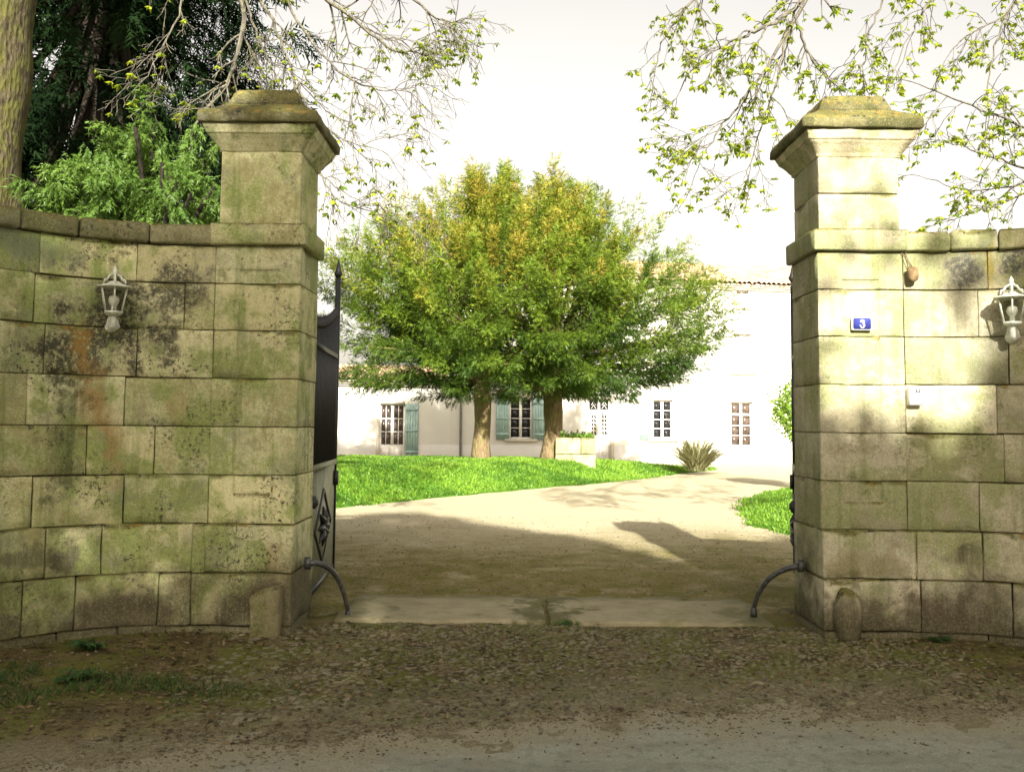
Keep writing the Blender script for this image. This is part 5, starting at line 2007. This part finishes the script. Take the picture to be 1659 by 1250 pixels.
def fern(px, py, label, size, nf, seed, dy=0.0):
    g = np.random.default_rng(seed)
    b = at_z(px, py)
    b[1] += dy
    t = thing('fern', label, 'fern', b, 'weeds at the wall foot')
    mb = MB()
    for i in range(nf):
        a = g.uniform(math.pi, 2 * math.pi) if g.uniform() < 0.75 else g.uniform(0, math.pi)
        e = np.array([math.cos(a), math.sin(a), 0])
        s = np.array([-e[1], e[0], 0])
        L = size * g.uniform(0.6, 1.1)
        tt = np.linspace(0.08, 1, 13)
        pth = b + e * (L * tt)[:, None] * 0.8 + np.array([0, 0, 1.0]) * (L * (0.95 * tt - 0.75 * tt ** 2))[:, None]
        mb.tube(pth, 0.0025, 3, cap=False, tint=0.3)
        for sg in (-1, 1):
            dl = s * sg + e * 0.35 + g.normal(0, 0.1, (13, 3))
            v, f = leaf_quads(pth, dl, np.array([0, 0, 1.0]) + g.normal(0, 0.2, (13, 3)), L * 0.36 * (1.05 - tt), L * 0.08)
            mb.add(v, f, np.repeat(np.clip(g.uniform(0.2, 1) + 0 * tt, 0, 1), 4))
    mb.build('fronds', M_fern, t, tint=True)


fern(150, 1052, 'low bushy fern against the foot of the mossy wall', 0.20, 26, 3)
fern(105, 1105, 'small fern standing free on the dark verge at lower left', 0.17, 9, 4)
fern(145, 1098, 'second small fern just right of the free standing one', 0.15, 8, 5)
fern(1520, 1040, 'low green weed against the foot of the right wall', 0.13, 22, 6)
fern(1390, 1034, 'tiny weed against the foot of the sunlit pillar', 0.07, 12, 7)

RNG = np.random.default_rng(8)
n = 9000
x = RNG.uniform(-3.4, -0.9, n)
y = RNG.uniform(4.9, 6.9, n)
den = sm(6.0, 5.75, y + 0.25 * (x + 2.5)) * sm(5.0, 5.35, y - 0.25 * (x + 2.5)) * sm(-1.0, -1.9, x) * (vnoise(np.stack([x, y, 0 * x], -1), 3.0, 2) > -0.25)
k = RNG.uniform(0, 1, n) < den
x, y = x[k], y[k]
blades('verge_grass', np.stack([x, y, ground_h(x, y) - 0.005], -1), 0.065, 0.007, 'dark thin grass on the verge before the mossy wall', M_weed, 0.7)
n = 2600
x = RNG.uniform(-1.5, 4.0, n)
y = RNG.uniform(5.3, 7.4, n)
k = (vnoise(np.stack([x, y, 0 * x], -1), 1.9, 12) > 0.25)
x, y = x[k], y[k]
blades('verge_grass', np.stack([x, y, ground_h(x, y) - 0.004], -1), 0.035, 0.006, 'tiny grass blades between the cobbles', M_weed, 0.9)
c = at_z(918, 1010)
n = 120
x = c[0] + RNG.normal(0, 0.05, n)
y = c[1] - 0.06 + RNG.normal(0, 0.02, n)
blades('grass_tuft', np.stack([x, y, 0 * x], -1), 0.05, 0.007, 'small tuft of grass at the front edge of the threshold', M_fern, 0.6)

# fallen leaves, twigs and loose stones
M_litter = leaf_mat('fallen_leaves', (0.05, 0.033, 0.016), (0.19, 0.14, 0.07), 0.1)


def litter(name, label, n, xr, yr, size, dens, mat, cat='leaf litter'):
    x = RNG.uniform(*xr, n)
    y = RNG.uniform(*yr, n)
    k = RNG.uniform(0, 1, n) < dens(x, y)
    x, y = x[k], y[k]
    n = len(x)
    d = unit(np.stack([RNG.normal(size=n), RNG.normal(size=n), RNG.normal(0, 0.2, n)], -1))
    nn = unit(np.stack([RNG.normal(0, 0.35, n), RNG.normal(0, 0.35, n), np.ones(n)], -1))
    v, f = leaf_quads(np.stack([x, y, ground_h(x, y) + 0.006], -1), d, nn, RNG.uniform(*size, n), RNG.uniform(0.012, 0.03, n))
    return tag(MB().add(v, f, np.repeat(RNG.uniform(0, 1, n), 4)).build(name, mat, tint=True), label, cat, kind='stuff')


litter('leaf_litter', 'scattered dead leaves and bits on the verge and cobbles', 13000, (-3.6, 4.2), (4.7, 7.4), (0.02, 0.06),
       lambda x, y: 0.75 * (y > road_edge(x) + 0.05) * (0.35 + 0.65 * (vnoise(np.stack([x, y, 0 * x], -1), 1.4, 7) > 0)), M_litter)
litter('leaf_litter', 'dead leaves and moss crumbs scattered over the drive inside the gate', 3600, (-2.6, 4.0), (8.6, 15.5), (0.015, 0.045),
       lambda x, y: 0.8 * sm(15.5, 9.5, y) * sm(-0.1, 0.5, vnoise(np.stack([x, y * 2, 0 * x], -1), 1.1, 17)), M_litter)
# pebbles
M_grit = plain('loose_grit', (0.20, 0.17, 0.11), 0.9, 0.1, var=0.6, scale=9)
n = 12000
x = RNG.uniform(-3.4, 4.0, n)
y = np.concatenate([RNG.uniform(4.5, 7.4, 2600), RNG.uniform(8.65, 16, 2600), np.zeros(n - 5200)])
y[5200:] = road_edge(x[5200:]) + RNG.normal(0.12, 0.17, n - 5200)
k = (y > road_edge(x) - 0.6) & (lawn2_dist(x, y) < 0)
x, y = x[k], y[k]
oc = np.array([(1, 0, 0), (0, 1, 0), (-1, 0, 0), (0, -1, 0), (0, 0, 1), (0, 0, -1)], float)
of = np.array([(0, 1, 4), (1, 2, 4), (2, 3, 4), (3, 0, 4), (1, 0, 5), (2, 1, 5), (3, 2, 5), (0, 3, 5)])
n = len(x)
sz = (RNG.uniform(0.25, 1, n) ** 2 * np.where(y < 5.6, 0.010, 0.015))[:, None, None] * RNG.uniform(0.6, 1.3, (n, 6, 1)) * np.array([1.2, 1, 0.7])
vv = oc[None] * sz + np.stack([x, y, np.maximum(ground_h(x, y), -0.012 * (y < 5.6) - 1.0 * (y >= 5.6)) + 0.002], -1)[:, None, :]
ff = (of[None] + np.arange(n)[:, None, None] * 6).reshape(-1, 3)
tag(MB().add(vv.reshape(-1, 3), ff).build('pebbles', M_grit, None, True), 'loose pebbles strewn over the drive and the verge', 'pebbles', kind='stuff')
print('cobbles', len(spots))
